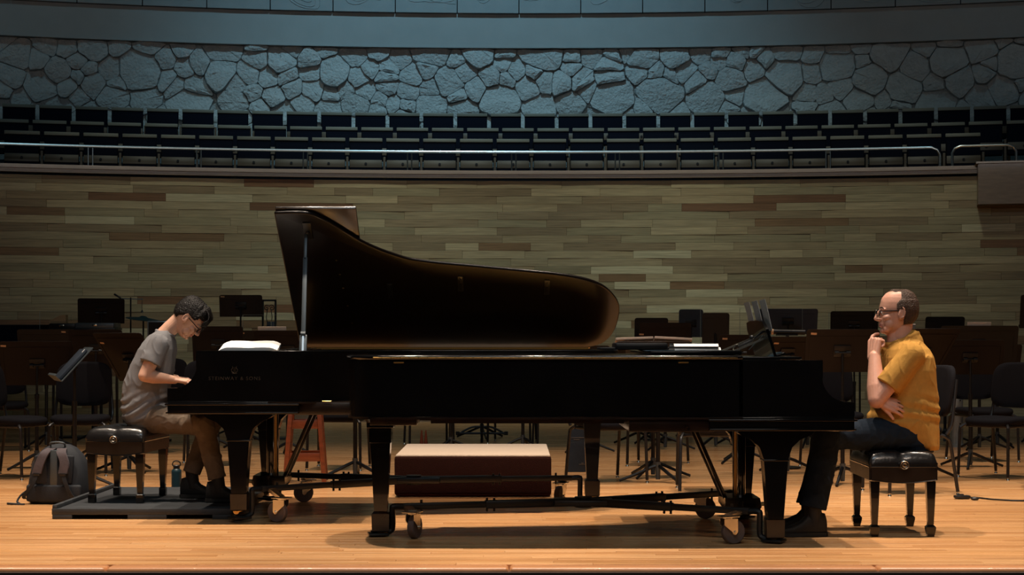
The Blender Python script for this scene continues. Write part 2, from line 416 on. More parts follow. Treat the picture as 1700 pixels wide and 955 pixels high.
def stone_mesh(poly, c, h, sr):
    # poly relative to c; polygon softened, chamfered rim and uneven face
    pts = []
    n = len(poly)
    for i in range(n):
        a, q = poly[i], poly[(i + 1) % n]
        L = math.hypot(q[0] - a[0], q[1] - a[1])
        if L < .02: continue
        for t in ((.12, .5, .88) if L > .12 else (.2, .8)):
            j = sr.uniform(-.014, .014) if .2 < t < .8 else sr.uniform(-.004, .004)
            pts.append((a[0] + (q[0] - a[0]) * t + j, a[1] + (q[1] - a[1]) * t + j))
    if len(pts) < 5: return None
    tx, tz = sr.uniform(-.22, .22), sr.uniform(-.30, .05)
    def ring(sc_, d, jit=0):
        return [(p[0] * sc_, -(d * (1 + tx * p[0] / .15 * .5 + (-tz) * p[1] / .15 * -.0) + sr.uniform(-jit, jit) + (tz * p[1] * .75 if d > .02 else 0)), p[1] * sc_) for p in pts]
    mb = MB()
    mb.rings([ring(1.02, -.02), ring(1.0, h * .35), ring(.955, h * .95, .005), ring(.55, h * 1.15, .012)], caps=False)
    bmv = list(mb.bm.verts); m_ = len(pts)
    ctr = mb.bm.verts.new((0, -h * (1.12 + sr.uniform(-.2, .25)), 0)); top = bmv[-m_:]
    for k in range(m_): mb.bm.faces.new((top[k], top[(k + 1) % m_], ctr))
    return mb
for i, p in enumerate(seeds):
    poly = [(p[0] - .6, p[1] - .6), (p[0] + .6, p[1] - .6), (p[0] + .6, p[1] + .6), (p[0] - .6, p[1] + .6)]
    for q in seeds:
        if q is p or abs(q[0] - p[0]) > 1.1: continue
        d = math.hypot(q[0] - p[0], q[1] - p[1])
        nx, ny = (q[0] - p[0]) / d, (q[1] - p[1]) / d
        t = .5 * d + (p[2] - q[2]) * .30 + .001
        poly = clip(poly, (p[0] + nx * t, p[1] + ny * t), (nx, ny))
        if not poly: break
    for (pp, nn) in (((0, Z0), (0, -1)), ((0, Z1 + .03), (0, 1))):
        if poly: poly = clip(poly, pp, nn)
    if len(poly) < 3: continue
    rel = [(a[0] - p[0], a[1] - p[1]) for a in poly]
    mb = stone_mesh(rel, p, srand.uniform(.028, .095), srand)
    if mb is None: continue
    a = p[0] / SR
    o = mb.build('wall_stone_block', 'stone', swall, angle=28, loc=arc(SR + .02, a, p[1])); o.rotation_euler = (0, 0, -a)
# plaster band and relief panels above
b = MB(); arc_slab(b, SR - .105, SR + .1, -AMAX, AMAX, 5.655, 6.16); arc_slab(b, SR - .115, SR + .1, -AMAX, AMAX, 5.635, 5.66)
struct(b.build('wall_band', 'plaster'))
b = MB(); arc_slab(b, SR - .08, SR + .1, -AMAX, AMAX, 6.161, 7.2); up = struct(b.build('wall_upper', 'gap'))
PW = .955; na = PW / (SR - .2)
for i in range(-10, 11):
    a = i * na + .3 * na
    if abs(a) > AMAX - na: continue
    b = MB(); b.box((0, 0, 0), (PW - .012, .05, .98), bev=.004, seg=1)
    pn = b.build('relief_panel', 'plaster_dark', up, loc=arc(SR - .14, a, 6.655)); pn.rotation_euler = (0, 0, -a)
    b = MB(); cx, cz = rnd.uniform(-.15, .15), rnd.uniform(-.22, -.08)
    for lv in range(4):
        pts = []
        for k in range(40):
            t = 2 * PI * k / 40; rr = .07 + lv * .055
            n1 = noise.noise(Vector((math.cos(t) * 1.1 + i * 5, math.sin(t) * 1.1, lv * .25))) * .10 * (1 + lv * .5)
            x_ = cx + (rr + n1) * 1.35 * math.cos(t); z_ = cz + (rr + n1) * .85 * math.sin(t)
            pts.append((max(-.45, min(.45, x_)), -.026, max(-.46, min(.46, z_))))
        b.tube(pts, .006, 5, closed=True)
    b.build('relief_line', 'plaster_dark', pn)

# --- balcony rail
def rail(a0, a1, z, r, posts, name_lab):
    t = thing('balcony_rail', name_lab, 'railing', arc(r, (a0 + a1) / 2, 3.385))
    o0 = t.location
    pts = [arc(r, a0, 3.38) - o0, arc(r, a0, z - .09) - o0, arc(r, a0 + .0012, z - .03) - o0, arc(r, a0 + .004, z) - o0]
    n = 40
    pts += [arc(r, a0 + .006 + (a1 - a0 - .012) * i / n, z) - o0 for i in range(n + 1)]
    pts += [arc(r, a1 - .004, z) - o0, arc(r, a1 - .0012, z - .03) - o0, arc(r, a1, z - .09) - o0, arc(r, a1, 3.38) - o0]
    b = MB(); b.tube(pts, .019, 10); b.build('rail_tube', 'steel', t)
    for a in posts:
        b = MB()
        for d in (-.0011, .0011): b.cyl(arc(r, a + d, 3.38) - o0, arc(r, a + d, z) - o0, .009, n=8)
        b.build('rail_post', 'steel', t)
def ang(px, r): # angle of a pixel column on an arc of radius r
    k = (px - 850) / F; a = 0
    for _ in range(30): a = math.asin(max(-1, min(1, (k * (WYC + r * math.cos(a) - CAMY) - WCX) / r)))
    return a
rail(-AMAX + .02, ang(1560, 26.1), 3.655, 26.1, [ang(p, 26.1) for p in (150, 330, 507, 680, 853, 1025, 1197, 1375)], 'long steel handrail along the balcony parapet')
rail(ang(1581, 26.1), ang(1687, 26.1), 3.665, 26.1, [], 'short steel hoop rail above the end box, right')

# --- balcony seats
def theatre_seat():
    t = thing('theatre_seat', '', 'seat')
    b = MB(); b.box((0, .02, .60), (.455, .05, .46), (R(-9), 'X'), bev=.015); b.build('seat_back', 'navy', t)
    b = MB(); b.box((0, .052, .835), (.46, .07, .05), (R(-9), 'X'), bev=.006); b.build('back_cap', 'seat_cap', t)
    b = MB(); b.box((0, -.10, .55), (.44, .08, .40), (R(-12), 'X'), bev=.02); b.build('seat_pan', 'navy', t)
    b = MB(); b.box((0, -.152, .485), (.445, .02, .11), (R(-12), 'X'), bev=.004); bt = b.build('pan_board', 'seat_wood', t)
    b = MB(); b.cyl((0, -.160, .485), (0, -.178, .485), .018, n=10); b.build('bolt_cap', 'gap', bt)
    b = MB(); b.box((.256, -.03, .29), (.034, .30, .58), bev=.005); b.build('standard', 'seat_wood', t)
    return t
proto = theatre_seat(); index_kids(proto); first = True
for name_, r, zf, px0, px1, sp in (('front', 26.75, 3.055, -30, 1600, .5135), ('middle', 27.7, 3.33, -45, 1730, .512), ('back', 28.6, 3.67, -30, 1745, .511)):
    a0, a1 = ang(px0, r), ang(px1, r); n = int((a1 - a0) * r / sp) + 1; c = 0
    for i in range(n):
        a = a0 + i * sp / r
        px = 850 + F * arc(r, a, 0).x / (arc(r, a, 0).y - CAMY)
        if px < 1700 + 20 and px > -20:
            o = proto if first else copy_tree(proto); first = False
            o.location = arc(r, a, zf); o.rotation_euler = (0, 0, -a); c += 1
            o['label'] = 'navy folding seat with pale wooden cap, %s from left in the %s balcony row' % (ordinal(c), {'front': 'lowest', 'middle': 'middle', 'back': 'topmost'}[name_])
            o['group'] = 'seats in the %s balcony row' % {'front': 'lowest', 'middle': 'middle', 'back': 'topmost'}[name_]

# ================================================================== PIANOS
PL = 2.75
CURVE = [(.60, 1.45), (.80, 1.45), (.925, 1.36), (1.115, 1.16), (1.3, 1.03), (1.48, .96), (1.94, .885), (2.38, .81), (2.60, .72), (2.71, .58), (2.75, .43), (2.73, .20), (2.66, .05), (2.55, 0)]
CV = [(p[0], .74 - p[1]) for p in smooth_curve([(a, b, 0) for a, b in CURVE], 5)]
CV = [(max(.6, a), b) for a, b in CV]
def inset(path, d):
    out = []
    for i in range(len(path)):
        a = Vector(path[max(i - 1, 0)]); c = Vector(path[min(i + 1, len(path) - 1)]); t = (c - a).normalized()
        out.append((path[i][0] - t.y * d, path[i][1] + t.x * d))
    return out
RIM = CV + [(.60, .74)]         # treble front -> tail -> bass front
def lid_outline(grow):
    return inset(CV, -grow) + [(.60, .74 + grow)]
def build_piano(label, loc, rotz, dz, lid_open):
    t = thing('grand_piano', label, 'piano', loc, rotz)
    ZB, ZT = .69 + dz, .993 + dz
    # case: the bent rim wall, the two key arms
    b = MB(); inn = inset(RIM, .075); n = len(RIM)
    rings = []
    for o_, i_ in zip(RIM, inn):
        rings.append([(o_[0], o_[1], ZB), (o_[0], o_[1], ZT - .004), (o_[0] + (i_[0] - o_[0]) * .06, o_[1] + (i_[1] - o_[1]) * .06, ZT), (i_[0], i_[1], ZT), (i_[0], i_[1], ZB)])
    b.rings([[Vector(p) for p in rg] for rg in rings])
    arm = [(0, .69), (.62, .69), (.62, .993), (.172, .993), (.170, .985), (.170, .905), (.172, .890), (.170, .872), (.160, .845), (.142, .818), (.118, .795), (.090, .779), (.058, .770), (0, .768)]
    arm = [(x, z + dz) for x, z in arm]
    b.prism(arm, .665, .74, 'y'); b.prism(arm, -.71, -.635, 'y')
    b.build('case', 'lacquer', t, angle=25)
    # slim moulding under the rim
    b = MB(); ou = inset(RIM, -.006); i2 = inset(RIM, .05)
    b.rings([[Vector((o_[0], o_[1], ZB - .014)), Vector((o_[0], o_[1], ZB - .002)), Vector((i_[0], i_[1], ZB - .002)), Vector((i_[0], i_[1], ZB - .014))] for o_, i_ in zip(ou, i2)])
    b.build('rim_moulding', 'lacquer_worn', t)
    # bottom beams and soundboard, iron plate
    b = MB()
    body = inset(RIM, .06)
    b.prism(body, ZB + .02, ZB + .05); b.build('soundboard', 'redwood', t)
    b = MB(); b.box((.98, .02, .645 + dz), (.46, 1.38, .075), bev=.004)
    b.box((1.7, .25, .66 + dz), (1.2, .10, .055)); b.box((1.75, .02, .66 + dz), (1.3, .08, .055), (R(-10), 'Z')); b.box((2.50, .31, .655 + dz), (.26, .30, .05), bev=.003)
    b.build('bottom_beam', 'lacquer_worn', t)
    b = MB(); b.prism(inset(RIM, .08), ZT - .075, ZT - .06)
    for k in range(5): b.bar((.75, .6 - k * .28, ZT - .045), (2.45 - k * .12, .50 - k * .12, ZT - .045), .03, .03)
    b.build('iron_plate', 'gold', t)
    # key bed, key slip, blocks, fallboard, keyboard
    b = MB(); b.box((.39, .015, .652 + dz), (.78, 1.46, .078), bev=.006); b.box((.385, .015, .672 + dz), (.80, 1.475, .012), bev=.004); b.box((.385, .015, .622 + dz), (.79, 1.468, .010), bev=.003)
    b.build('key_bed', 'lacquer', t)
    b = MB(); b.box((.02, .015, .722 + dz), (.035, 1.30, .065), bev=.006); b.build('key_slip', 'lacquer', t)
    b = MB()
    for s_ in (-1, 1): b.box((.09, .015 + s_ * .628, .73 + dz), (.14, .045, .075), bev=.004)
    b.build('key_block', 'lacquer', t)
    b = MB(); b.prism([(.185, .70 + dz), (.205, .70 + dz), (.235, .90 + dz), (.21, .92 + dz), (.19, .80 + dz)], -.63, .66, 'y'); b.build('fallboard', 'lacquer', t)
    b = MB(); KW = 1.22 / 52
    for k in range(52): b.box((.115, .015 - .61 + KW * (k + .5), .733 + dz), (.145, KW - .0012, .022), bev=.0015, seg=1)
    o = b.build('white_keys', 'ivory', t); o['kind'] = 'stuff'
    b = MB()
    for k in range(51):
        if k % 7 in (1, 4): continue
        b.box((.140, .015 - .61 + KW * (k + 1), .750 + dz), (.095, .011, .014), bev=.002, seg=1)
    o = b.build('black_keys', 'black_key', t); o['kind'] = 'stuff'
    b = MB(); b.box((.40, .015, ZT - .10), (.40, 1.30, .03)); b.build('pin_block', 'lacquer', t)
    # legs
    for (lx, ly, front) in ((.41, .61, 1), (.41, -.585, 1), (2.58, .31, 0)):
        b = MB(); z0 = .02 + dz
        if front:
            ztop = .612 + dz; hw = .205
            prof = [(-hw, ztop), (-hw, ztop - .012), (-hw + .02, ztop - .026), (-.13, ztop - .050), (-.088, ztop - .090), (-.070, ztop - .145), (-.066, ztop - .16), (-.042, .135 + dz), (.042, .135 + dz), (.066, ztop - .16), (.070, ztop - .145), (.088, ztop - .090), (.13, ztop - .050), (hw - .02, ztop - .026), (hw, ztop - .012), (hw, ztop)]
            b.prism([(lx + x, z) for x, z in prof], ly - .058, ly + .058, 'y')
            b.box((lx, ly, ztop - .16), (.142, .124, .010), bev=.003)
        else:
            ztop = .63 + dz
            b.rings([[Vector((lx + sx * w_, ly + sy * w_, z)) for sx, sy in ((-1, -1), (1, -1), (1, 1), (-1, 1))] for w_, z in ((.062, ztop), (.062, ztop - .10), (.056, ztop - .105), (.036, .135 + dz))])
            b.box((lx, ly, ztop - .005), (.15, .15, .03), bev=.004)
        lg = b.build('leg', 'lacquer', t)
        b = MB(); b.rings([[Vector((lx + sx * w_, ly + sy * w_, z)) for sx, sy in ((-1, -1), (1, -1), (1, 1), (-1, 1))] for w_, z in ((.036, .145 + dz), (.050, .130 + dz), (.048, .035 + dz), (.040, .028 + dz))])
        b.build('leg_foot', 'lacquer_worn', lg)
        b = MB(); b.cyl((lx, ly, .045 + dz), (lx, ly, .022 + dz), .026, .022, 14); b.cyl((lx - .02, ly - .012, .022 + dz), (lx - .02, ly + .012, .022 + dz), .018, n=14)
        b.build('brass_caster', 'brass', lg)
    # pedal lyre with its braces
    b = MB()
    for s_ in (-.10, .10): b.box((.52, .015 + s_, .40 + dz), (.045, .045, .44), bev=.008)
    b.box((.52, .015, .605 + dz), (.16, .40, .03), bev=.006)
    b.prism([(.43, .12), (.60, .12), (.62, .15), (.62, .20), (.42, .20), (.41, .15)], -.14, .17, 'y', Matrix.Translation((0, 0, dz)))
    ly_ = b.build('pedal_lyre', 'lacquer', t)
    b = MB()
    for s_ in (-.03, 0, .03): b.cyl((.54, .015 + s_, .20 + dz), (.54, .015 + s_, .62 + dz), .004, n=6)
    b.build('pedal_rod', 'brass', ly_)
    for s_ in (-.055, 0, .055):
        b = MB(); b.box((.37, .015 + s_, .152 + dz), (.11, .024, .012), bev=.005); b.build('pedal', 'brass', ly_)
    for s_ in (-.12, .12):
        b = MB(); b.bar((.60, .015 + s_ * .7, .17 + dz), (.80, .015 + s_, .62 + dz), .022, .022, bev=.004); b.build('lyre_brace', 'lacquer_worn', t)
    # lid
    LO = lid_outline(.016)
    hy, hz = .748, ZT + .012
    if lid_open:
        A = R(34); mtx = Matrix.Translation((0, hy, hz)) @ Matrix.Rotation(A, 4, 'X') @ Matrix.Rotation(0, 4, 'X')
        # local lid plane: hinge on x axis, panel extends to -y
        def LM(): return mtx
        # rotating about x by -A lifts the -y side
        mtx = Matrix.Translation((0, hy, hz)) @ Matrix.Rotation(-A, 4, 'X') @ Matrix.Translation((0, -hy, 0))
    else:
        mtx = Matrix.Translation((0, 0, hz - .010))
    b = MB(); v = b.prism(LO, 0, .024)
    bmesh.ops.transform(b.bm, matrix=mtx, verts=v)
    es = [e for e in b.bm.edges if len(e.link_faces) == 2 and abs(e.link_faces[0].normal.dot(e.link_faces[1].normal)) < .5]
    bmesh.ops.bevel(b.bm, geom=es, offset=.0112, segments=4, profile=.5, affect='EDGES')
    b.build('lid', 'lid_under' if lid_open else 'lacquer', t, angle=30)
    b = MB(); fx0, fx1 = .605, 1.10
    v = b.box(((fx0 + fx1) / 2, .005, .024 + .014), (fx1 - fx0, 1.486, .022), bev=.006)
    bmesh.ops.transform(b.bm, matrix=mtx, verts=[x for x in b.bm.verts])
    b.build('lid_flap', 'lacquer_worn' if lid_open else 'lacquer', t)
    b = MB()
    for k in range(40):
        x0 = .63 + k * .049
        b.cyl((x0, .752, hz), (x0 + .046, .752, hz), .005, n=6)
    b.build('lid_hinge', 'brass', t)
    if lid_open:
        b = MB()
        b.box((1.6, .70, ZT + .006), (1.95, .012, .012)); b.build('hinge_strip', 'gold', t)
        # prop stick
        p0 = Vector((.80, -.655, ZT - .03)); top = mtx @ Vector((.775, .74 - 1.27, -.006))
        b = MB(); d = (top - p0)
        b.bar(p0, p0 + d * .16, .045, .020, bev=.004, up=(0, 1, 0)); b.bar(p0 + d * .14, p0 + d * .80, .028, .018, bev=.004, up=(0, 1, 0)); b.bar(p0 + d * .78, top, .020, .018, bev=.004, up=(0, 1, 0))
        b.cyl(p0 + d * .17 + Vector((-.014, -.006, 0)), p0 + d * .17 + Vector((.014, -.006, 0)), .018, n=10)
        st = b.build('prop_stick', 'stand_grey', t); 
        b = MB(); q = p0 + d * .02; b.bar(q + Vector((0, -.012, 0)), q + d * .14 + Vector((0, -.012, 0)), .012, .006, up=(0, 1, 0)); b.build('short_stick', 'steel', st)
        b = MB(); c = mtx @ Vector((.79, .74 - 1.30, -.004)); rt = Matrix.Rotation(-A, 4, 'X')
        b.box(c, (.05, .16, .012), rt, bev=.003); b.sph(c + Vector((0, .0, -.012)), .012); b.build('prop_cup', 'iron', t)
        # lid pads and hinge straps on the underside
        for (x_, v_) in ((1.72, .74), (2.28, .70), (1.26, .66)):
            b = MB(); c = mtx @ Vector((x_, .74 - v_, -.003)); b.box(c, (.035, .16, .008), rt, bev=.002)
            for q_ in (-.055, 0, .055): b.cyl(c + rt @ Vector((0, q_, -.002)), c + rt @ Vector((0, q_, -.008)), .006, n=8)
            b.build('lid_strap', 'iron', t)
        for v_ in (1.0, .85, .70, .5, .30):
            b = MB(); c = mtx @ Vector((.94 + (1 - v_) * .06, .74 - v_, -.004)); b.cyl(c, c + rt @ Vector((0, 0, -.006)), .007, n=8); b.build('screw_head', 'chrome', t)
    # rim-side fittings
    for x_ in ((.95, 1.3) if lid_open else (.92, 2.45)):
        b = MB(); yy = .743 if not lid_open else -.712
        b.box((x_, yy, ZT - .012 if not lid_open else .69 + dz), (.055, .004, .007), bev=.001, seg=1); b.build('catch_plate', 'brass', t)
    return t

PA = build_piano('black concert grand piano with closed lid, nearest to the front', (1.83, .69, 0), PI, 0.0, False)
PB = build_piano('black concert grand piano with raised lid, behind the other piano', (-2.053, 1.66, 0), 0, 0.045, True)
# faded lettering and lyre emblem on the raised-lid piano's side
def text_mesh(body, size, name, m, parent, loc, rot, ext=.0008):
    c = bpy.data.curves.new('t', 'FONT'); c.body = body; c.size = size; c.extrude = ext; c.align_x = 'CENTER'; c.space_character = 1.25
    o = bpy.data.objects.new('t', c); COL.objects.link(o); bpy.context.view_layer.update()
    me = bpy.data.meshes.new_from_object(o.evaluated_get(bpy.context.evaluated_depsgraph_get())); bpy.data.objects.remove(o)
    me.materials.append(M[m]); return link(name, me, parent, loc, rot)
text_mesh('STEINWAY & SONS', .030, 'side_lettering', 'faded_gold', PB, (.40, -.7115, .862), (R(90), 0, 0))
b = MB()
for s_ in (-1, 1): b.tube([(.40 + s_ * x, -.7115, .905 + z) for x, z in ((.004, 0), (.016, .008), (.018, .02), (.010, .030), (.013, .040))], .0022, 5)
for k in (-1, 0, 1): b.cyl((.40 + k * .005, -.7115, .905), (.40 + k * .005, -.7115, .94), .001, n=5)
b.box((.40, -.7115, .902), (.03, .002, .005))
b.build('lyre_emblem', 'faded_gold', PB)

# music desk of the front piano, raised; seen from its back
t = PA
b = MB()
mt = Matrix.Translation((.36, .0, 1.0)) @ Matrix.Rotation(R(17), 4, 'Y')
pl = [(-.36, 0), (.36, 0), (.36, .17), (.30, .215), (.15, .225), (-.15, .225), (-.30, .215), (-.36, .17)]
b.prism([(y, z) for y, z in pl], -.008, .008, 'x', mt); b.box(mt @ Vector((-.03, 0, .01)), (.06, .72, .014), R(17) and (R(17), 'Y'), bev=.003)
md = b.build('music_desk', 'lacquer', t)
for q_ in (.25, -.25):
    b = MB(); b.bar((.60, q_, 1.03), mt @ Vector((0, q_, .12)), .014, .010); b.build('desk_prop', 'chrome', md)
b = MB(); b.box((.42, 0, 1.002), (.36, 1.0, .012), bev=.003); b.build('desk_tray', 'lacquer', md)

# ------------------------------------------------------------------ dollies under the pianos
def dolly(label, base, rotz, dz):
    t = thing('piano_dolly', label, 'dolly', base, rotz)
    hub = Vector((1.42, .08, .17 + dz))
    b = MB(); b.box(hub, (.34, .20, .035), bev=.006); b.cyl(hub + Vector((0, 0, -.03)), hub + Vector((0, 0, .03)), .05); b.build('hub', 'iron', t)
    for (lx, ly, cx, cy, cr) in ((.41, .61, .665, .66, .35), (.41, -.585, .665, -.60, -.5), (2.58, .31, 2.38, .44, 1.2)):
        leg = Vector((lx, ly, 0)); c = Vector((cx, cy, 0)); d = (leg - Vector((hub.x, hub.y, 0))).normalized()
        b = MB()
        e = leg - d * .14; e.z = .165 + dz; f = leg - d * .085; f.z = .165 + dz
        b.bar(hub, hub + (e - hub) * .55, .055, .045, bev=.005); b.bar(hub + (e - hub) * .35, e, .042, .034, bev=.004)
        for q_ in (.50, .54, .9): 
            m_ = hub + (e - hub) * q_; b.cyl(m_ + Vector((0, 0, -.04)), m_ + Vector((0, 0, .035)), .007, n=8)
        arm = b.build('arm', 'iron', t)
        b = MB(); g = leg - d * .080; g2 = Vector((g.x, g.y, .025 + dz * .5)); h = leg + d * .045; h.z = .018 + dz * .5
        b.tube(smooth_curve([e, f, Vector((g.x, g.y, .14 + dz)), Vector((g.x, g.y, .05 + dz * .5)), g2 + d * .02, leg + Vector((0, 0, .012 + dz * .5)), h], 4), .017, 8)
        b.box(leg + Vector((0, 0, .014 + dz * .5)), (.11, .11, .014), (math.atan2(d.y, d.x), 'Z'), bev=.004)
        b.build('cradle', 'iron', arm)
        b = MB(); top = .150; b.box(c + Vector((0, 0, top)), (.10, .085, .008), (cr, 'Z'), bev=.002); b.cyl(c + Vector((0, 0, top - .012)), c + Vector((0, 0, top)), .03, n=14)
        ax = Vector((math.sin(cr), -math.cos(cr), 0)); fw = Vector((math.cos(cr), math.sin(cr), 0)); w0 = c - fw * .03; w0.z = .066
        for s_ in (-1, 1):
            o_ = ax * (s_ * .026)
            p4 = [c + o_ + fw * .035 + Vector((0, 0, top - .012)), c + o_ - fw * .045 + Vector((0, 0, top - .012)), w0 + o_ - fw * .016, w0 + o_ + Vector((0, 0, -.016)), w0 + o_ + fw * .016, c + o_ + fw * .035 + Vector((0, 0, .105))]
            b.rings([[p + ax * .002 for p in p4], [p - ax * .002 for p in p4]])
        b.cyl(w0 - ax * .036, w0 + ax * .036, .008, n=8)
        b.bar(c + Vector((0, 0, top)), leg * 0 + Vector((c.x + (e.x - c.x) * .5, c.y + (e.y - c.y) * .5, .165 + dz)), .05, .02)
        fk = b.build('caster_fork', 'chrome', t)
        b = MB()
        q_ = ax.to_track_quat('Z', 'Y').to_matrix().to_4x4()
        v = b.lathe([(.040, -.017), (.060, -.019), (.066, -.012), (.066, .012), (.060, .019), (.040, .017)], n=28)
        bmesh.ops.transform(b.bm, matrix=Matrix.Translation(w0) @ q_, verts=b.bm.verts)
        b.build('wheel', 'rubber', fk)
        b = MB(); b.cyl(w0 - ax * .014, w0 + ax * .014, .048, n=24); b.cyl(w0 - ax * .024, w0 + ax * .024, .015, n=12); b.build('wheel_hub', 'chrome', fk)
    return t
dolly('black steel spider dolly with casters under the front piano', (1.83, .69, 0), PI, 0.0)
dolly('black steel spider dolly with casters under the raised-lid piano', (-2.053, 1.66, 0), 0, .03)

# ------------------------------------------------------------------ piano benches
def bench(label, loc, rotz, foot_sq):
    """long side along local y, the short tufted end with the knob faces local -y"""
    t = thing('piano_bench', label, 'bench', loc, rotz)
    HX, HY = .178, .34
    b = MB(); nx, ny = 24, 30; top = []
    def h(x, y):
        u = x / (HX + .012); v = y / (HY + .012)
        e = max(0, 1 - abs(u) ** 5) ** .3 * max(0, 1 - abs(v) ** 7) ** .3
        tu = 0
        for cx in (0,):
            for cy in (-.22, -.07, .07, .22): tu += math.exp(-((x - cx) ** 2 + (y - cy) ** 2) / .0011)
        crease = math.exp(-(x / .022) ** 2) * .6 + sum(math.exp(-((y - cy) / .018) ** 2) for cy in (-.22, -.07, .07, .22)) * .45 * (1 - abs(u) ** 2)
        return .415 + .072 * e - .018 * tu - .013 * crease
    g = [[b.bm.verts.new((-(HX + .012) + 2 * (HX + .012) * i / nx, -(HY + .012) + 2 * (HY + .012) * j / ny, 0)) for i in range(nx + 1)] for j in range(ny + 1)]
    for j in range(ny + 1):
        for i in range(nx + 1):
            v = g[j][i]; v.co.z = h(v.co.x, v.co.y)
    for j in range(ny):
        for i in range(nx): b.bm.faces.new((g[j][i], g[j][i + 1], g[j + 1][i + 1], g[j + 1][i]))
    # side skirt of the cushion
    loop = [g[0][i] for i in range(nx + 1)] + [g[j][nx] for j in range(1, ny + 1)] + [g[ny][i] for i in range(nx - 1, -1, -1)] + [g[j][0] for j in range(ny - 1, 0, -1)]
    low = []
    for v in loop:
        u = Vector((v.co.x / (HX + .012), v.co.y / (HY + .012)))
        low.append(b.bm.verts.new((v.co.x * .985, v.co.y * .99, .385)))
    n = len(loop)
    for k in range(n): b.bm.faces.new((loop[k], loop[(k + 1) % n], low[(k + 1) % n], low[k]))
    b.build('cushion', 'leather', t, angle=60)
    b = MB()
    # apron with a bowed lower edge
    for s_ in (-1, 1):
        pr = [(-HX, .395), (HX, .395), (HX, .318)] + [(HX - 2 * HX * k / 10, .318 - .016 * math.sin(PI * k / 10)) for k in range(1, 10)] + [(-HX, .318)]
        b.prism(pr, s_ * HY - .012, s_ * HY + .012, 'y')
        pr = [(-HY, .395), (HY, .395), (HY, .318), (-HY, .318)]
        b.prism(pr, s_ * HX - .012, s_ * HX + .012, 'x')
    b.box((0, 0, .36), (2 * HX - .02, 2 * HY - .02, .05))
    b.build('apron', 'lacquer_worn', t)
    b = MB()
    for s_ in (-1, 1):
        b.tube([(-HX - .002, s_ * (HY + .012), .392), (HX + .002, s_ * (HY + .012), .392)], .0035, 6)
        b.tube([(HX - 2 * HX * k / 10, s_ * (HY + .012), .319 - .016 * math.sin(PI * k / 10)) for k in range(11)], .0035, 6)
        b.tube([(s_ * (HX + .012), -HY, .392), (s_ * (HX + .012), HY, .392)], .0035, 6)
    b.build('beading', 'lacquer', t)
    for s_ in (-1, 1):
        b = MB(); b.cyl((0, s_ * (HY + .010), .405), (0, s_ * (HY + .040), .405), .024, .027, 24); b.cyl((0, s_ * (HY + .040), .405), (0, s_ * (HY + .044), .405), .027, .022, 24)
        k_ = b.build('height_knob', 'lacquer_worn', t)
        b = MB(); b.tube([(.0215 * math.cos(a * PI / 10), s_ * (HY + .0445), .405 + .0215 * math.sin(a * PI / 10)) for a in range(20)], .0016, 5, closed=True)
        b.tube([((.006 + .009 * (a / 24)) * math.cos(a * PI / 6), s_ * (HY + .0445), .405 + (.006 + .009 * (a / 24)) * math.sin(a * PI / 6)) for a in range(25)], .0010, 4)
        b.build('knob_ring', 'chrome', k_)
    for sx in (-1, 1):
        for sy in (-1, 1):
            b = MB(); x, y = sx * (HX - .022), sy * (HY - .03)
            if foot_sq: pr = [(.026, .31), (.024, .25), (.0165, .075), (.0155, .068), (.027, .055), (.027, .045), (.018, .0)]
            else: pr = [(.026, .31), (.025, .25), (.0165, .062), (.016, .055), (.022, .05), (.022, .0)]
            rg = [[Vector((x + a * w_, y + c * w_, z)) for a, c in ((-1, -1), (1, -1), (1, 1), (-1, 1))] for w_, z in pr]
            b.rings(rg); b.build('leg', 'lacquer', t, angle=25)
    return t
BA = bench('tufted black leather piano bench under the man in mustard', (2.19, .62, 0), R(-1), True)
BB = bench('tufted black leather piano bench standing on the low dark platform', (-2.50, 1.86, .066), R(-4), False)
PA.scale = (.994, 1, 1)
for o in (BA, BB): o.scale = (1, .82, 1.0)

# ------------------------------------------------------------------ platform
t = thing('stage_platform', 'low dark scuffed wooden platform under the left bench', 'platform', (-2.27, 2.0, 0), 0)
b = MB(); b.box((0, 0, .052), (1.10, 1.50, .022), bev=.004); b.build('deck', 'platform', t)
b = MB(); b.box((0, -.745, .0465), (1.11, .03, .038), bev=.004)
for x0, w_ in ((-.49, .12), (.03, .24), (.49, .12)): b.box((x0, -.745, .014), (w_, .03, .028), bev=.003)
b.build('front_rail', 'platform', t)
b = MB(); b.box((-.54, 0, .07), (.03, 1.50, .036), bev=.006); b.box((-.54, 0, .025), (.03, 1.49, .05)); b.build('side_rail', 'platform', t)
b = MB(); b.box((.54, 0, .030), (.03, 1.49, .055)); b.box((0, .735, .030), (1.05, .03, .055)); b.build('back_rail', 'platform', t)

# ------------------------------------------------------------------ conductor's podium
g = ground(785, 826)
t = thing('conductor_podium', 'carpeted box podium, beige on top with dark brown front, beneath the pianos', 'podium', (g.x, g.y + .60, 0), 0)
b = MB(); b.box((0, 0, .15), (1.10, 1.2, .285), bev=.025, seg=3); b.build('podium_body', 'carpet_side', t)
b = MB(); b.box((0, 0, .287), (1.085, 1.185, .024), bev=.011, seg=3); b.build('carpet_top', 'carpet', t)

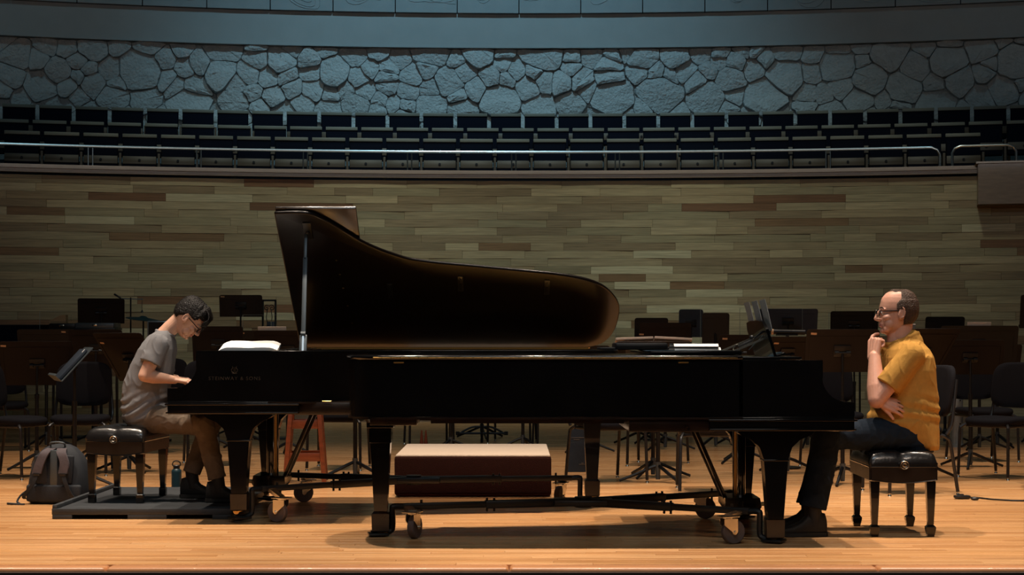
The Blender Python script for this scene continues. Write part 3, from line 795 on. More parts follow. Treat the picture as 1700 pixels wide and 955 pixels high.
# ================================================================== PEOPLE
def evaluated(me, voxel, smooth=4, fac=.5):
    o = bpy.data.objects.new('tmp', me); COL.objects.link(o)
    m = o.modifiers.new('r', 'REMESH'); m.mode = 'VOXEL'; m.voxel_size = voxel; m.use_smooth_shade = True
    if smooth:
        m2 = o.modifiers.new('s', 'SMOOTH'); m2.iterations = smooth; m2.factor = fac
    bpy.context.view_layer.update()
    r = bpy.data.meshes.new_from_object(o.evaluated_get(bpy.context.evaluated_depsgraph_get()))
    bpy.data.objects.remove(o); bpy.data.meshes.remove(me)
    return r
def cone(b, p0, r0, p1, r1, n=18, cap0=True, cap1=True):
    b.cyl(p0, p1, r0, r1, n)
    if cap0: b.sph(p0, r0, n, 12)
    if cap1: b.sph(p1, r1, n, 12)
def chain(b, pts, rs, n=18, ends=(True, True)):
    for i in range(len(pts) - 1):
        cone(b, pts[i], rs[i], pts[i + 1], rs[i + 1], n, cap0=(i > 0 or ends[0]), cap1=(i < len(pts) - 2 or ends[1]))
def super_ring(c, u, v, ru0, ru1, rv, p=2.4, n=36):
    """ring in plane (u, v): ru1 in +u, ru0 in -u direction, rv in +-v"""
    out = []
    for k in range(n):
        t = 2 * PI * k / n; cu, sv = math.cos(t), math.sin(t)
        x = math.copysign(abs(cu) ** (2 / p), cu); y = math.copysign(abs(sv) ** (2 / p), sv)
        out.append(Vector(c) + u * (x * (ru1 if x > 0 else ru0)) + v * (y * rv))
    return out
def solid(b, rings): b.rings(rings)

SK = [(.124, .008, -.035, .020), (.119, .038, -.062, .042), (.106, .062, -.083, .058), (.085, .078, -.097, .069), (.060, .088, -.105, .0755), (.035, .0935, -.108, .0775),
      (.018, .094, -.108, .0775), (.000, .086, -.106, .076), (-.020, .086, -.100, .0735), (-.042, .087, -.088, .068), (-.062, .086, -.068, .062), (-.082, .083, -.045, .054), (-.099, .080, -.018, .043), (-.112, .072, .008, .030), (-.118, .058, .025, .016)]
def skull(z):
    if z >= SK[0][0]: return SK[0][1:]
    for a, c in zip(SK, SK[1:]):
        if c[0] <= z <= a[0]:
            t = (a[0] - z) / (a[0] - c[0]); return tuple(a[i] + (c[i] - a[i]) * t for i in (1, 2, 3))
    return SK[-1][1:]
def head(b, mtx, older):
    X, Y, Z = Vector((1, 0, 0)), Vector((0, 1, 0)), Vector((0, 0, 1)); h = MB()
    rg = []
    for k in range(30):
        z = .1245 - k * .2425 / 29
        f, bk, hw = skull(z); c0 = (f + bk) / 2
        rg.append(super_ring((c0, 0, z), X, Y, (f - bk) / 2, (f - bk) / 2, hw, 2.25))
    h.rings(rg)
    h.sph((-.008, 0, .050), (.098, .076, .076), 28, 18)
    # brow, cheeks, nose, lips, chin
    for s in (-1, 1):
        h.sph((.080, s * .030, .019), (.014, .027, .0085), rot=Matrix.Rotation(s * .25, 4, 'Z'))
        h.sph((.062, s * .040, -.026), (.026, .026, .020))
        h.sph((.050, s * .045, -.062), (.026, .022, .030))
        h.sph((.099, s * .0125, -.037), (.012, .0085, .009))
        h.sph((.083, s * .031, .003), (.011, .016, .011))          # lids
        # ear
        h.sph((-.006, s * .080, -.004), (.020, .008, .032), rot=Matrix.Rotation(s * .30, 4, 'Z') @ Matrix.Rotation(-.2, 4, 'Y'))
        h.tube([(-.008 + .0165 * math.cos(a) + .002, s * (.084 + (.004 if math.cos(a) < 0 else .0)), .002 + .029 * math.sin(a)) for a in [PI * .30 + 2 * PI * .68 * k / 14 for k in range(15)]], .0042, 6)
        h.sph((-.002, s * .081, -.030), (.009, .005, .010))
    cone(h, (.091, 0, .014), .0085, (.106, 0, -.012), .0095); cone(h, (.106, 0, -.012), .0095, (.1135, 0, -.032), .0115)
    h.sph((.104, 0, -.040), (.010, .012, .006))
    h.sph((.087, 0, -.055), (.011, .016, .009)); h.sph((.0885, 0, -.0625), (.0095, .023, .0048)); h.sph((.0875, 0, -.0725), (.0095, .020, .0058))
    h.sph((.076, 0, -.098), (.0155, .021, .015))
    if older:
        h.sph((.045, 0, -.105), (.030, .030, .016))
        for s in (-1, 1): h.sph((.058, s * .040, -.088), (.022, .016, .018))
    bmesh.ops.transform(h.bm, matrix=mtx, verts=h.bm.verts)
    me = bpy.data.meshes.new('h'); h.bm.to_mesh(me); h.bm.free(); b.bm.from_mesh(me); bpy.data.meshes.remove(me)
def eyes(parent, mtx, o0):
    for s in (-1, 1):
        e = MB(); e.sph(mtx @ Vector((.0835, s * .031, .001)) - o0, .0122, 14, 10); ey = e.build('eye', 'eye', parent)
        e = MB(); e.sph(mtx @ Vector((.0925, s * .031, .000)) - o0, (.0055), 10, 8); e.build('iris', 'iris', ey)
def hair(parent, mtx, o0, m, region, thick, nz=64, na=88, seed=0):
    b = MB(); g = []
    for j in range(nz + 1):
        z = .1243 - j * (.1243 + .095) / nz
        f, bk, hw = skull(z); c0 = (f + bk) / 2; row = []
        if z > 0: f = max(f, .088 * math.sqrt(max(0, 1 - ((z - .05) / .078) ** 2))) if z > .05 else f
        for k in range(na):
            t = 2 * PI * k / na; cu, sv = math.cos(t), math.sin(t)
            x = c0 + math.copysign(abs(cu) ** (2 / 2.25), cu) * (f - bk) / 2; y = math.copysign(abs(sv) ** (2 / 2.25), sv) * hw
            p = Vector((x, y, z)); r = region(p)
            r = max(0, min(1, r)); r = r * r * (3 - 2 * r)
            n = Vector((x - c0, y, max(0, z - .03) * 1.3)).normalized()
            str_ = noise.noise(Vector((t * 16 + seed, z * 22 + x * 10, seed))) * .0045 + noise.noise(Vector((t * 45, z * 20, seed + 3))) * .002
            d = -.006 + r * (.006 + thick(p) + str_)
            row.append(b.bm.verts.new(mtx @ (p + n * d) - o0))
        g.append(row)
    for a, c in zip(g, g[1:]):
        for k in range(na): b.bm.faces.new((a[k], a[(k + 1) % na], c[(k + 1) % na], c[k]))
    b.bm.faces.new(g[0][::-1])
    return b
def glasses(parent, mtx, o0, rw, rh, drop):
    t = MB()
    for s in (-1, 1):
        cy = s * .032; pts = []
        for k in range(24):
            a = 2 * PI * k / 24; ca, sa = math.cos(a), math.sin(a)
            pts.append(mtx @ Vector((.112 - abs(cy + rw * ca) * .10, cy + rw * math.copysign(abs(ca) ** .6, ca), .000 + drop + rh * math.copysign(abs(sa) ** .6, sa))) - o0)
        t.tube(pts, .0028, 6, closed=True)
        t.bar(mtx @ Vector((.106, s * (.032 + rw), .008 + drop)) - o0, mtx @ Vector((.0, s * .0835, .012)) - o0, .0035, .0050)
        t.bar(mtx @ Vector((.0, s * .0835, .012)) - o0, mtx @ Vector((-.018, s * .083, -.004)) - o0, .0035, .0045)
    t.tube([mtx @ Vector((.110, y, .004 + drop + .004 * (1 - abs(y) / .013))) - o0 for y in (-.012, 0, .012)], .0022, 6)
    gl = t.build('glasses', 'frame', parent)
    for s in (-1, 1):
        t = MB(); cy = s * .032; f = []
        for off in (0, .0012):
            f.append([mtx @ Vector((.112 + off - abs(cy + rw * math.cos(2 * PI * k / 20)) * .10, cy + rw * math.copysign(abs(math.cos(2 * PI * k / 20)) ** .6, math.cos(2 * PI * k / 20)), drop + rh * math.copysign(abs(math.sin(2 * PI * k / 20)) ** .6, math.sin(2 * PI * k / 20)))) - o0 for k in range(20)])
        t.rings(f); t.build('lens', 'glass', gl)
def hand(b, wrist, fwd, back, side, curls, thumb_dir, thumb_len=.062, sc_=1.0, spread=.06):
    """fwd: towards fingers, back: normal of the back of the hand, side=+1/-1 which lateral side has the thumb"""
    f = Vector(fwd).normalized(); bk = Vector(back); bk = (bk - f * bk.dot(f)).normalized(); lat = f.cross(bk).normalized() * side
    w = Vector(wrist); offs = (.0315, .0105, -.0105, -.031); kn = (.088, .092, .087, .078); fl = (.072, .080, .074, .058)
    for i in range(4):
        k = w + f * kn[i] * sc_ + lat * offs[i] * sc_ - bk * (.004 if i in (0, 3) else 0)
        cone(b, w + lat * offs[i] * .62 * sc_ + f * .008, .0165 * sc_, k, .0118 * sc_, 10)
        p = k; ang_ = 0; r = .0092 * sc_ if i < 3 else .0080 * sc_
        df = (f + lat * (offs[i] / .03) * spread).normalized()
        cu = curls[i]
        for seg, frac in enumerate((.45, .31, .24)):
            ang_ += R(cu[seg]); d = df * math.cos(ang_) - bk * math.sin(ang_)
            q = p + d * fl[i] * frac * sc_; cone(b, p, r, q, r * .90, 10); p = q; r *= .92
    tb = w + lat * .022 * sc_ + f * .018 * sc_ - bk * .006; td = Vector(thumb_dir).normalized()
    td_ = (f * td.x + lat * td.y - bk * td.z).normalized()
    k1 = tb + (lat * .5 + f * .9 - bk * .35).normalized() * .036 * sc_
    cone(b, tb, .0160 * sc_, k1, .0130 * sc_, 10); k2 = k1 + td_ * thumb_len * .52 * sc_; cone(b, k1, .0125 * sc_, k2, .0100 * sc_, 10)
    k3 = k2 + (td_ * .9 - bk * .2).normalized() * thumb_len * .48 * sc_; cone(b, k2, .0100 * sc_, k3, .0085 * sc_, 10)
def finish(b, name, m, parent, o0, voxel, smooth, disp=None, lips=None):
    bmesh.ops.recalc_face_normals(b.bm, faces=b.bm.faces)
    me = bpy.data.meshes.new(name); b.bm.to_mesh(me); b.bm.free()
    me = evaluated(me, voxel, smooth)
    me.name = name
    ns = [v.normal.copy() for v in me.vertices]
    for v, n in zip(me.vertices, ns):
        if disp: v.co += n * disp(v.co)
        v.co -= o0
    for p in me.polygons: p.use_smooth = True
    me.materials.clear(); me.materials.append(M[m])
    if lips is not None:
        me.materials.append(M['lips']); inv = lips.inverted()
        for p in me.polygons:
            q = inv @ (p.center + o0)
            if q.x > .086 and abs(q.y) < .025 - abs(q.z + .067) * .6 and -.078 < q.z < -.058: p.material_index = 1
    me.update()
    return link(name, me, parent)
UX, UY, UZ = Vector((1, 0, 0)), Vector((0, 1, 0)), Vector((0, 0, 1))
def torso_rings(rows, Yc, p=2.3):
    out = []
    for py, xa, xb, hw in rows:
        a, c = pt(xa, py, Yc), pt(xb, py, Yc); m = (a + c) / 2; r = (c.x - a.x) / 2
        out.append(super_ring(m, UX, UY, r, r, hw, p))
    return out
def shoe(b, heel, toe, hgt=.125):
    heel = Vector(heel); toe = Vector(toe); f = (toe - heel); L = f.length; f.normalize(); lat = f.cross(UZ).normalized(); up = lat.cross(f)
    rg = []
    for t, w_, h_, z0 in ((0, .026, .095, .0), (.03, .034, hgt, 0), (.20, .036, hgt + .012, 0), (.36, .038, hgt, 0), (.50, .042, .084, 0), (.68, .048, .060, 0), (.85, .045, .050, .002), (.96, .032, .038, .004), (1.0, .014, .022, .008)):
        c = heel + f * L * t; ring = []
        for k in range(18):
            a = 2 * PI * k / 18; ca, sa = math.cos(a), math.sin(a)
            ring.append(c + lat * w_ * math.copysign(abs(ca) ** .7, ca) + up * (z0 + (h_ - z0) * (.5 + .5 * math.copysign(abs(sa) ** .75, sa))))
        rg.append(ring)
    b.rings(rg)
    return f, lat, up, L
def make_shoes(parent, specs, o0):
    for heel, toe in specs:
        b = MB(); f, lat, up, L = shoe(b, Vector(heel) - o0, Vector(toe) - o0)
        sh = b.build('shoe', 'shoe', parent, angle=60)
        h = Vector(heel) - o0
        b = MB(); b.rings([[h + f * L * t + lat * w_ * s_ + up * z for (t, w_, s_) in ((-.02, .024, 1), (.02, .036, 1), (.35, .038, 1), (.68, .051, 1), (.92, .042, 1), (1.02, .014, 1), (1.02, .014, -1), (.92, .042, -1), (.68, .051, -1), (.35, .038, -1), (.02, .036, -1), (-.02, .024, -1))] for z in (-.001, .020)])
        b.build('sole', 'sole', sh)
        b = MB()
        for q_ in range(5):
            t_ = .30 + q_ * .06; z_ = .098 - q_ * .009
            b.tube([h + f * L * t_ + lat * y_ + up * (z_ - abs(y_) * .30) for y_ in (-.022, -.01, .01, .022)], .003, 5)
        b.tube([h + f * L * .29 + up * (.104 + .012 * math.sin(a)) + lat * .022 * math.cos(a) for a in [PI * k / 6 for k in range(12)]], .0025, 5)
        b.build('lace', 'plastic', sh)
def folds(freq, amp, axis_scale, seed, extra=None):
    def f(p):
        q = Vector((p.x * axis_scale[0], p.y * axis_scale[1], p.z * axis_scale[2])) * freq + Vector((seed, seed, seed))
        n = noise.noise(q + Vector((p.x, p.z, 0)) * 3.0); rg = max(0, 1 - abs(n) * 3.2) ** 2; n2 = noise.noise(q * .55 + Vector((9, 2, 4)))
        v = amp * (rg * (.6 + n2) - .25) + amp * .9 * n2
        if extra: v += extra(p)
        return v
    return f

# ---- the seated man in mustard, profile to the left
MY = .60
root = thing('person', 'seated person in mustard yellow shirt and dark jeans, hand on chin', 'person', (2.19, MY, 0), 0)
o0 = Vector((2.19, MY, 0))
hc = pt(1489, 520, MY)
HM = Matrix.Translation(hc) @ Matrix.Rotation(PI, 4, 'Z') @ Matrix.Rotation(R(-1), 4, 'Y') @ Matrix.Scale(1.055, 4)
sL, sR = pt(1513, 592, MY - .175), pt(1508, 592, MY + .175)
eL, wL = pt(1455, 664, MY - .20), pt(1452, 592, MY - .10)
eR, wR = pt(1462, 672, MY + .06), pt(1462, 666, MY - .19)
b = MB(); head(b, HM, True)
chain(b, [HM @ Vector((-.030, 0, -.03)), pt(1496, 560, MY), pt(1506, 590, MY)], [.060, .063, .075], 22)
chain(b, [HM @ Vector((.02, 0, -.085)), pt(1487, 566, MY)], [.036, .05])
solid(b, torso_rings([(572, 1485, 1530, .08), (590, 1474, 1540, .16), (620, 1470, 1545, .175), (660, 1465, 1546, .17), (700, 1462, 1548, .18), (735, 1485, 1548, .17)], MY))
chain(b, [sL, sL.lerp(eL, .5), eL], [.060, .053, .046]); chain(b, [sR, eR], [.055, .045])
chain(b, [eL, eL.lerp(wL, .28) + Vector((.002, 0, 0)), eL.lerp(wL, .7), wL], [.048, .053, .041, .033])
chain(b, [eR, eR.lerp(wR, .3), wR], [.044, .045, .029])
# left hand under the chin: index up along the chin, others curled
hand(b, wL + Vector((-.004, .01, -.010)), (.10, .30, 1), (-.86, -.42, .18), -1, [(26, 26, 18), (72, 85, 45), (76, 88, 50), (80, 90, 50)], (.85, .10, .85), .074, 1.24)
# right hand lying against the ribs under the left elbow
hand(b, wR, (.92, -.18, -.30), (.15, -1, .30), 1, [(12, 28, 22), (14, 32, 24), (18, 36, 26), (22, 40, 28)], (.8, .5, .1), .058, 1.0, .10)
# thighs and shins inside the trousers
kL, kR = pt(1372, 722, MY - .19), pt(1370, 722, MY + .13)
aL, aR = pt(1346, 850, MY - .22), pt(1340, 846, MY + .12)
hL, hR = pt(1512, 722, MY - .10), pt(1510, 722, MY + .10)
for a_, c_, d_ in ((hL, kL, aL), (hR, kR, aR)): chain(b, [a_, c_, d_ + Vector((.01, 0, .07))], [.075, .052, .036])
body = finish(b, 'body', 'skin_a', root, o0, .0034, 3, lips=HM)
eyes(root, HM, o0)
def region_m(p):
    # receded hairline: high temples, thin on top, short at the nape
    hx = .024 if p.z < .050 else (.024 - (p.z - .050) * .9 if p.z < .078 else -.001)
    if abs(p.y) < .046 and p.z > .085: hx = .052 - abs(p.y) * .5
    r = (hx - p.x) / .014
    low = (p.z + .068) / .012 if p.x < -.022 else (p.z - .012) / .010
    return min(1, r, low)
for s_ in (-1, 1):
    e_ = MB(); e_.tube([HM @ Vector((.0985 - abs(y) * .28, s_ * y, .0255 + z)) - o0 for y, z in ((.014, 0), (.026, .004), (.040, .003), (.052, -.003))], [.003, .0038, .0034, .0015], 6); e_.build('eyebrow', 'hair_grey', root)
h_ = hair(root, HM, o0, 'hair_grey', region_m, lambda p: (.010 if p.z < .07 else .0055), seed=4); h_.build('hair', 'hair_grey', root, angle=180)
glasses(root, HM, o0, .0240, .0165, -.001)
# shirt
b = MB()
rows = [(563, 1484, 1525, .078), (570, 1474, 1533, .115), (580, 1468, 1541, .160), (594, 1464, 1547, .198), (615, 1462, 1551, .208), (640, 1459, 1553, .205), (662, 1453, 1555, .203), (682, 1446, 1556, .208), (697, 1442, 1557, .212), (706, 1452, 1557, .210), (716, 1470, 1557, .208), (728, 1487, 1556, .205), (738, 1500, 1555, .20), (745, 1514, 1553, .18)]
solid(b, torso_rings(rows, MY, 2.3))
cone(b, sL + Vector((0, -.004, .002)), .076, sL.lerp(eL, .70) + Vector((.004, 0, 0)), .078, 24, True, False)
cone(b, sR, .072, sR.lerp(eR, .68), .075, 24, True, False)
# collar band
nb = [pt(1466, 574, MY), pt(1524, 553, MY)]
c0 = (nb[0] + nb[1]) / 2; ax = (nb[1] - nb[0]); rx = ax.length / 2; ax.normalize(); nrm = ax.cross(UY).normalized()
b.tube([c0 + ax * (rx * math.cos(a)) + UY * (.072 * math.sin(a)) for a in [2 * PI * k / 28 for k in range(28)]], .012, 8, closed=True)
chain(b, [pt(1476, 582, MY), pt(1510, 572, MY)], [.05, .085])
shirt_f = folds(11, .0060, (1.5, .9, .75), 3.1, lambda p: .006 * math.sin(p.z * 95 + p.x * 25 + 3 * noise.noise(p * 6)) * max(0, 1 - abs(p.z - .70) / .12))
finish(b, 'shirt', 'mustard', root, o0, .0042, 3, shirt_f)
# placket with buttons
b = MB(); c = [pt(x, y, MY - .006) - o0 for x, y in ((1465, 578), (1460, 590), (1456, 605))]
# jeans
b = MB()
solid(b, torso_rings([(698, 1462, 1550, .19), (715, 1470, 1552, .195), (735, 1478, 1551, .195), (750, 1490, 1545, .18)], MY, 2.5))
for a_, c_, d_, s in ((hL, kL, aL, -1), (hR, kR, aR, 1)):
    chain(b, [a_, a_.lerp(c_, .5), c_ + Vector((0, 0, -.004)), c_.lerp(d_, .45) + Vector((.012, 0, 0)), d_ + Vector((.012, 0, .022))], [.100, .092, .076, .074, .078], 26, (True, False))
finish(b, 'jeans', 'jeans', root, o0, .0045, 3, folds(16, .0045, (.8, 1, 1), 8.2, lambda p: .004 * math.sin(p.z * 60 + p.x * 60) * math.exp(-((p.x - 1.86) / .08) ** 2 - ((p.z - .50) / .08) ** 2)))
b = MB()
for d_ in (aL, aR): b.cyl(Vector((d_.x + .012, d_.y, .21)) - o0, Vector((d_.x + .014, d_.y, .06)) - o0, .050, .046, 14)
b.build('socks', 'shoe', root)['kind'] = 'stuff'
make_shoes(root, [((aL.x + .085, aL.y, .004), (aL.x - .205, aL.y - .02, .004)), ((aR.x + .085, aR.y, .004), (aR.x - .205, aR.y, .004))], o0)

# ---- the young pianist in grey, profile to the right, head bowed
NY = 1.83
o0 = Vector((-2.45, NY, .066))
root = thing('person', 'person in grey tee and khaki trousers playing the far piano, head bowed', 'person', o0, 0)
hc = pt(314, 529, NY)
HM = Matrix.Translation(hc) @ Matrix.Rotation(R(46), 4, 'Y')
HM = HM @ Matrix.Scale(1.0, 4)
sR, sL = pt(264, 574, NY - .175), pt(264, 573, NY + .175)
eR, wR = pt(240, 624, NY - .235), pt(290, 631, NY - .13)
eL, wL = pt(248, 626, NY + .24), pt(292, 629, NY + .15)
b = MB(); head(b, HM, False)
chain(b, [HM @ Vector((-.035, 0, -.035)), pt(281, 547, NY), pt(266, 566, NY)], [.054, .052, .062], 22)
solid(b, torso_rings([(560, 248, 282, .09), (578, 240, 284, .15), (605, 225, 281, .165), (640, 213, 274, .16), (670, 210, 272, .165), (695, 214, 270, .16)], NY))
chain(b, [sR, sR.lerp(eR, .5), eR], [.052, .046, .040]); chain(b, [sL, eL], [.050, .040])
for e_, w_ in ((eR, wR), (eL, wL)): chain(b, [e_, e_.lerp(w_, .3), e_.lerp(w_, .75), w_], [.040, .043, .031, .026])
cur = [(22, 30, 26), (20, 34, 28), (22, 34, 28), (24, 34, 26)]
hand(b, wR, (1, .10, -.05), (.08, -.15, 1), -1, cur, (.85, .35, .35), .058, .93, .10)
hand(b, wL, (1, -.10, -.05), (.08, .15, 1), 1, cur, (.85, .35, .35), .058, .93, .10)
hR, hL = pt(246, 694, NY - .10), pt(246, 694, NY + .10)
kR, kL = pt(338, 706, NY - .16), pt(350, 702, NY + .14)
aR, aL = pt(361, 796, NY - .17), pt(318, 786, NY + .10)
for a_, c_, d_ in ((hR, kR, aR), (hL, kL, aL)): chain(b, [a_, c_, d_ + Vector((0, 0, .06))], [.070, .048, .034])
finish(b, 'body', 'skin_b', root, o0, .0034, 3, lips=HM)
eyes(root, HM, o0)
def region_y(p):
    # full head of hair with a fringe, short at the nape
    a = (p.z - (.052 if p.x > .045 else (.052 - (.045 - p.x) * .62 if p.x > -.01 else .018 - (-.01 - p.x) * 1.05))) / .012
    if p.x < -.055: a = (p.z + .050) / .012
    if .0 < p.x < .045 and abs(p.y) > .05: a = max(a, (p.z - .020) / .012)
    return a
def th(p):
    return .013 + .005 * max(0, min(1, (p.z - .03) / .06)) + (.008 if p.x > .03 else 0)
h_ = hair(root, HM, o0, 'hair_dark', region_y, th, seed=9)
# fringe locks hanging over the forehead and top strands
for k in range(46):
    y = -.062 + .124 * k / 45 + rnd.uniform(-.002, .002); ln = rnd.uniform(.75, 1.15)
    x0 = .045; pts = [Vector((x0 - .02, y * .8, .128)), Vector((.075, y * .93, .118)), Vector((.103, y, .092)), Vector((.112 - abs(y) * .25, y * 1.05, .092 - .030 * ln)), Vector((.116 - abs(y) * .35, y * 1.08, .088 - .058 * ln))]
    h_.tube([HM @ p - o0 for p in smooth_curve(pts, 2)], [.0045, .005, .0055, .0055, .005, .0045, .004, .003, .001], 5)
h_.build('hair', 'hair_dark', root, angle=180)
glasses(root, HM, o0, .0245, .0175, -.004)
b = MB()
rows = [(549, 262, 284, .070), (556, 250, 287, .115), (566, 241, 290, .155), (580, 231, 291, .188), (600, 221, 289, .196), (620, 213, 287, .192), (645, 206, 281, .190), (665, 204, 278, .195), (682, 205, 277, .198), (694, 208, 274, .198), (700, 213, 262, .185)]
solid(b, torso_rings(rows, NY, 2.3))
cone(b, sR + Vector((0, -.003, .002)), .070, sR.lerp(eR, .60), .074, 24, True, False); cone(b, sL, .070, sL.lerp(eL, .60), .074, 24, True, False)
c0 = pt(275, 553, NY); b.tube([c0 + Vector((.062 * math.cos(a), .068 * math.sin(a), -.030 * math.cos(a) * .6)) for a in [2 * PI * k / 28 for k in range(28)]], .008, 8, closed=True)
finish(b, 'shirt', 'grey_tee', root, o0, .0042, 3, folds(11, .0060, (1.3, .9, .8), 1.7, lambda p: .007 * math.sin(p.z * 110 - p.x * 60 + 3 * noise.noise(p * 6)) * max(0, 1 - abs(p.z - .66) / .12)))
b = MB()
solid(b, torso_rings([(676, 211, 272, .18), (690, 209, 276, .188), (702, 211, 276, .185), (712, 220, 268, .17)], NY, 2.5))
for a_, c_, d_ in ((hR, kR, aR), (hL, kL, aL)):
    chain(b, [a_, a_.lerp(c_, .5), c_, c_.lerp(d_, .5), d_ + (c_ - d_).normalized() * .004], [.092, .084, .070, .060, .058], 26, (True, False))
finish(b, 'trousers', 'khaki', root, o0, .0045, 3, folds(16, .0050, (.8, 1, 1), 6.2, lambda p: .004 * math.sin(p.x * 70 - p.z * 40) * math.exp(-((p.z - .6) / .12) ** 2)))
b = MB()
for d_ in (aR, aL): b.cyl(d_ + Vector((0, 0, .02)) - o0, Vector((d_.x + .012, d_.y, .13)) - o0, .042, .042, 14)
b.build('socks', 'shoe', root)['kind'] = 'stuff'
make_shoes(root, [((aR.x - .07, aR.y, .070), (aR.x + .195, aR.y, .070)), ((aL.x - .07, aL.y, .070), (aL.x + .195, aL.y, .070))], o0)

# ================================================================== CHAIRS AND MUSIC STANDS
def make_chair():
    """orchestra chair, faces local -y; origin on the floor below the seat centre"""
    t = thing('orchestra_chair', '', 'chair')
    W = .235
    b = MB(); rg = []
    for z, g_ in ((.425, .90), (.432, .97), (.450, 1.0), (.468, .985), (.478, .93), (.482, .80), (.483, .4)):
        ring = []
        for k in range(32):
            a = 2 * PI * k / 32; ca, sa = math.cos(a), math.sin(a)
            x = W * math.copysign(abs(ca) ** .55, ca) * (1 - .06 * (sa > 0) * sa); y = -.005 + .225 * math.copysign(abs(sa) ** .55, sa)
            ring.append(Vector((x * g_, y * g_, z - .012 * max(0, -y / .225) ** 3 + (.006 * (x / W) ** 2))))
        rg.append(ring)
    b.rings(rg); b.build('seat', 'fabric', t, angle=60)
    b = MB(); rg = []
    # cushion back with rounded top, gently curved about the sitter
    for d, g_ in ((0, .93), (.008, 1.0), (.030, 1.0), (.042, .93), (.046, .6)):
        ring = []
        for k in range(36):
            a = 2 * PI * k / 36; ca, sa = math.cos(a), math.sin(a)
            x = .228 * math.copysign(abs(ca) ** .50, ca) * (1 - .05 * sa) * g_; z = .735 + .185 * math.copysign(abs(sa) ** .50, sa) * (g_ * .3 + .7)
            y = .225 + (z - .55) * .16 - .045 * (1 - math.cos(x * 5)) * 1.0 - d + .03
            ring.append(Vector((x, y, z)))
        rg.append(ring)
    b.rings(rg); b.build('backrest', 'fabric', t, angle=60)
    for s_ in (-1, 1):
        b = MB()
        b.tube(smooth_curve([(s_ * .225, .20, .43), (s_ * .232, .235, .50), (s_ * .222, .255, .62), (s_ * .205, .285, .82)], 4), .012, 8)
        b.build('back_frame', 'iron_chair', t)
    for sx in (-1, 1):
        for nm, pts in (('leg', [(sx * .190, -.185, .425), (sx * .215, -.215, .405), (sx * .222, -.225, .36), (sx * .228, -.238, .02)]), ('leg', [(sx * .195, .17, .425), (sx * .212, .215, .40), (sx * .218, .235, .35), (sx * .226, .285, .02)])):
            b = MB(); b.tube(smooth_curve(pts, 4), .0125, 8)
            lg = b.build(nm, 'iron_chair', t)
            b = MB(); e = Vector(pts[-1]); b.cyl((e.x, e.y, 0), (e.x, e.y, .012), .014, .010, 10); b.cyl((e.x, e.y, .010), (e.x, e.y, .03), .006, n=8); b.build('glide', 'chrome', lg)
    b = MB(); b.box((0, -.17, .415), (.40, .025, .022), bev=.004); b.box((0, .17, .415), (.40, .025, .022), bev=.004); b.box((-.19, 0, .415), (.022, .35, .022), bev=.004); b.box((.19, 0, .415), (.022, .35, .022), bev=.004)
    b.build('seat_frame', 'iron_chair', t)
    return t
chair0 = make_chair(); index_kids(chair0); used_c = False
def chair(px, gy, rot, label, group=None):
    global used_c
    o = copy_tree(chair0) if used_c else chair0; used_c = True
    g = ground(px, gy); o.location = g; o.rotation_euler = (0, 0, R(rot)); o['label'] = label; o['group'] = group or 'orchestra chairs on the stage'
    return o
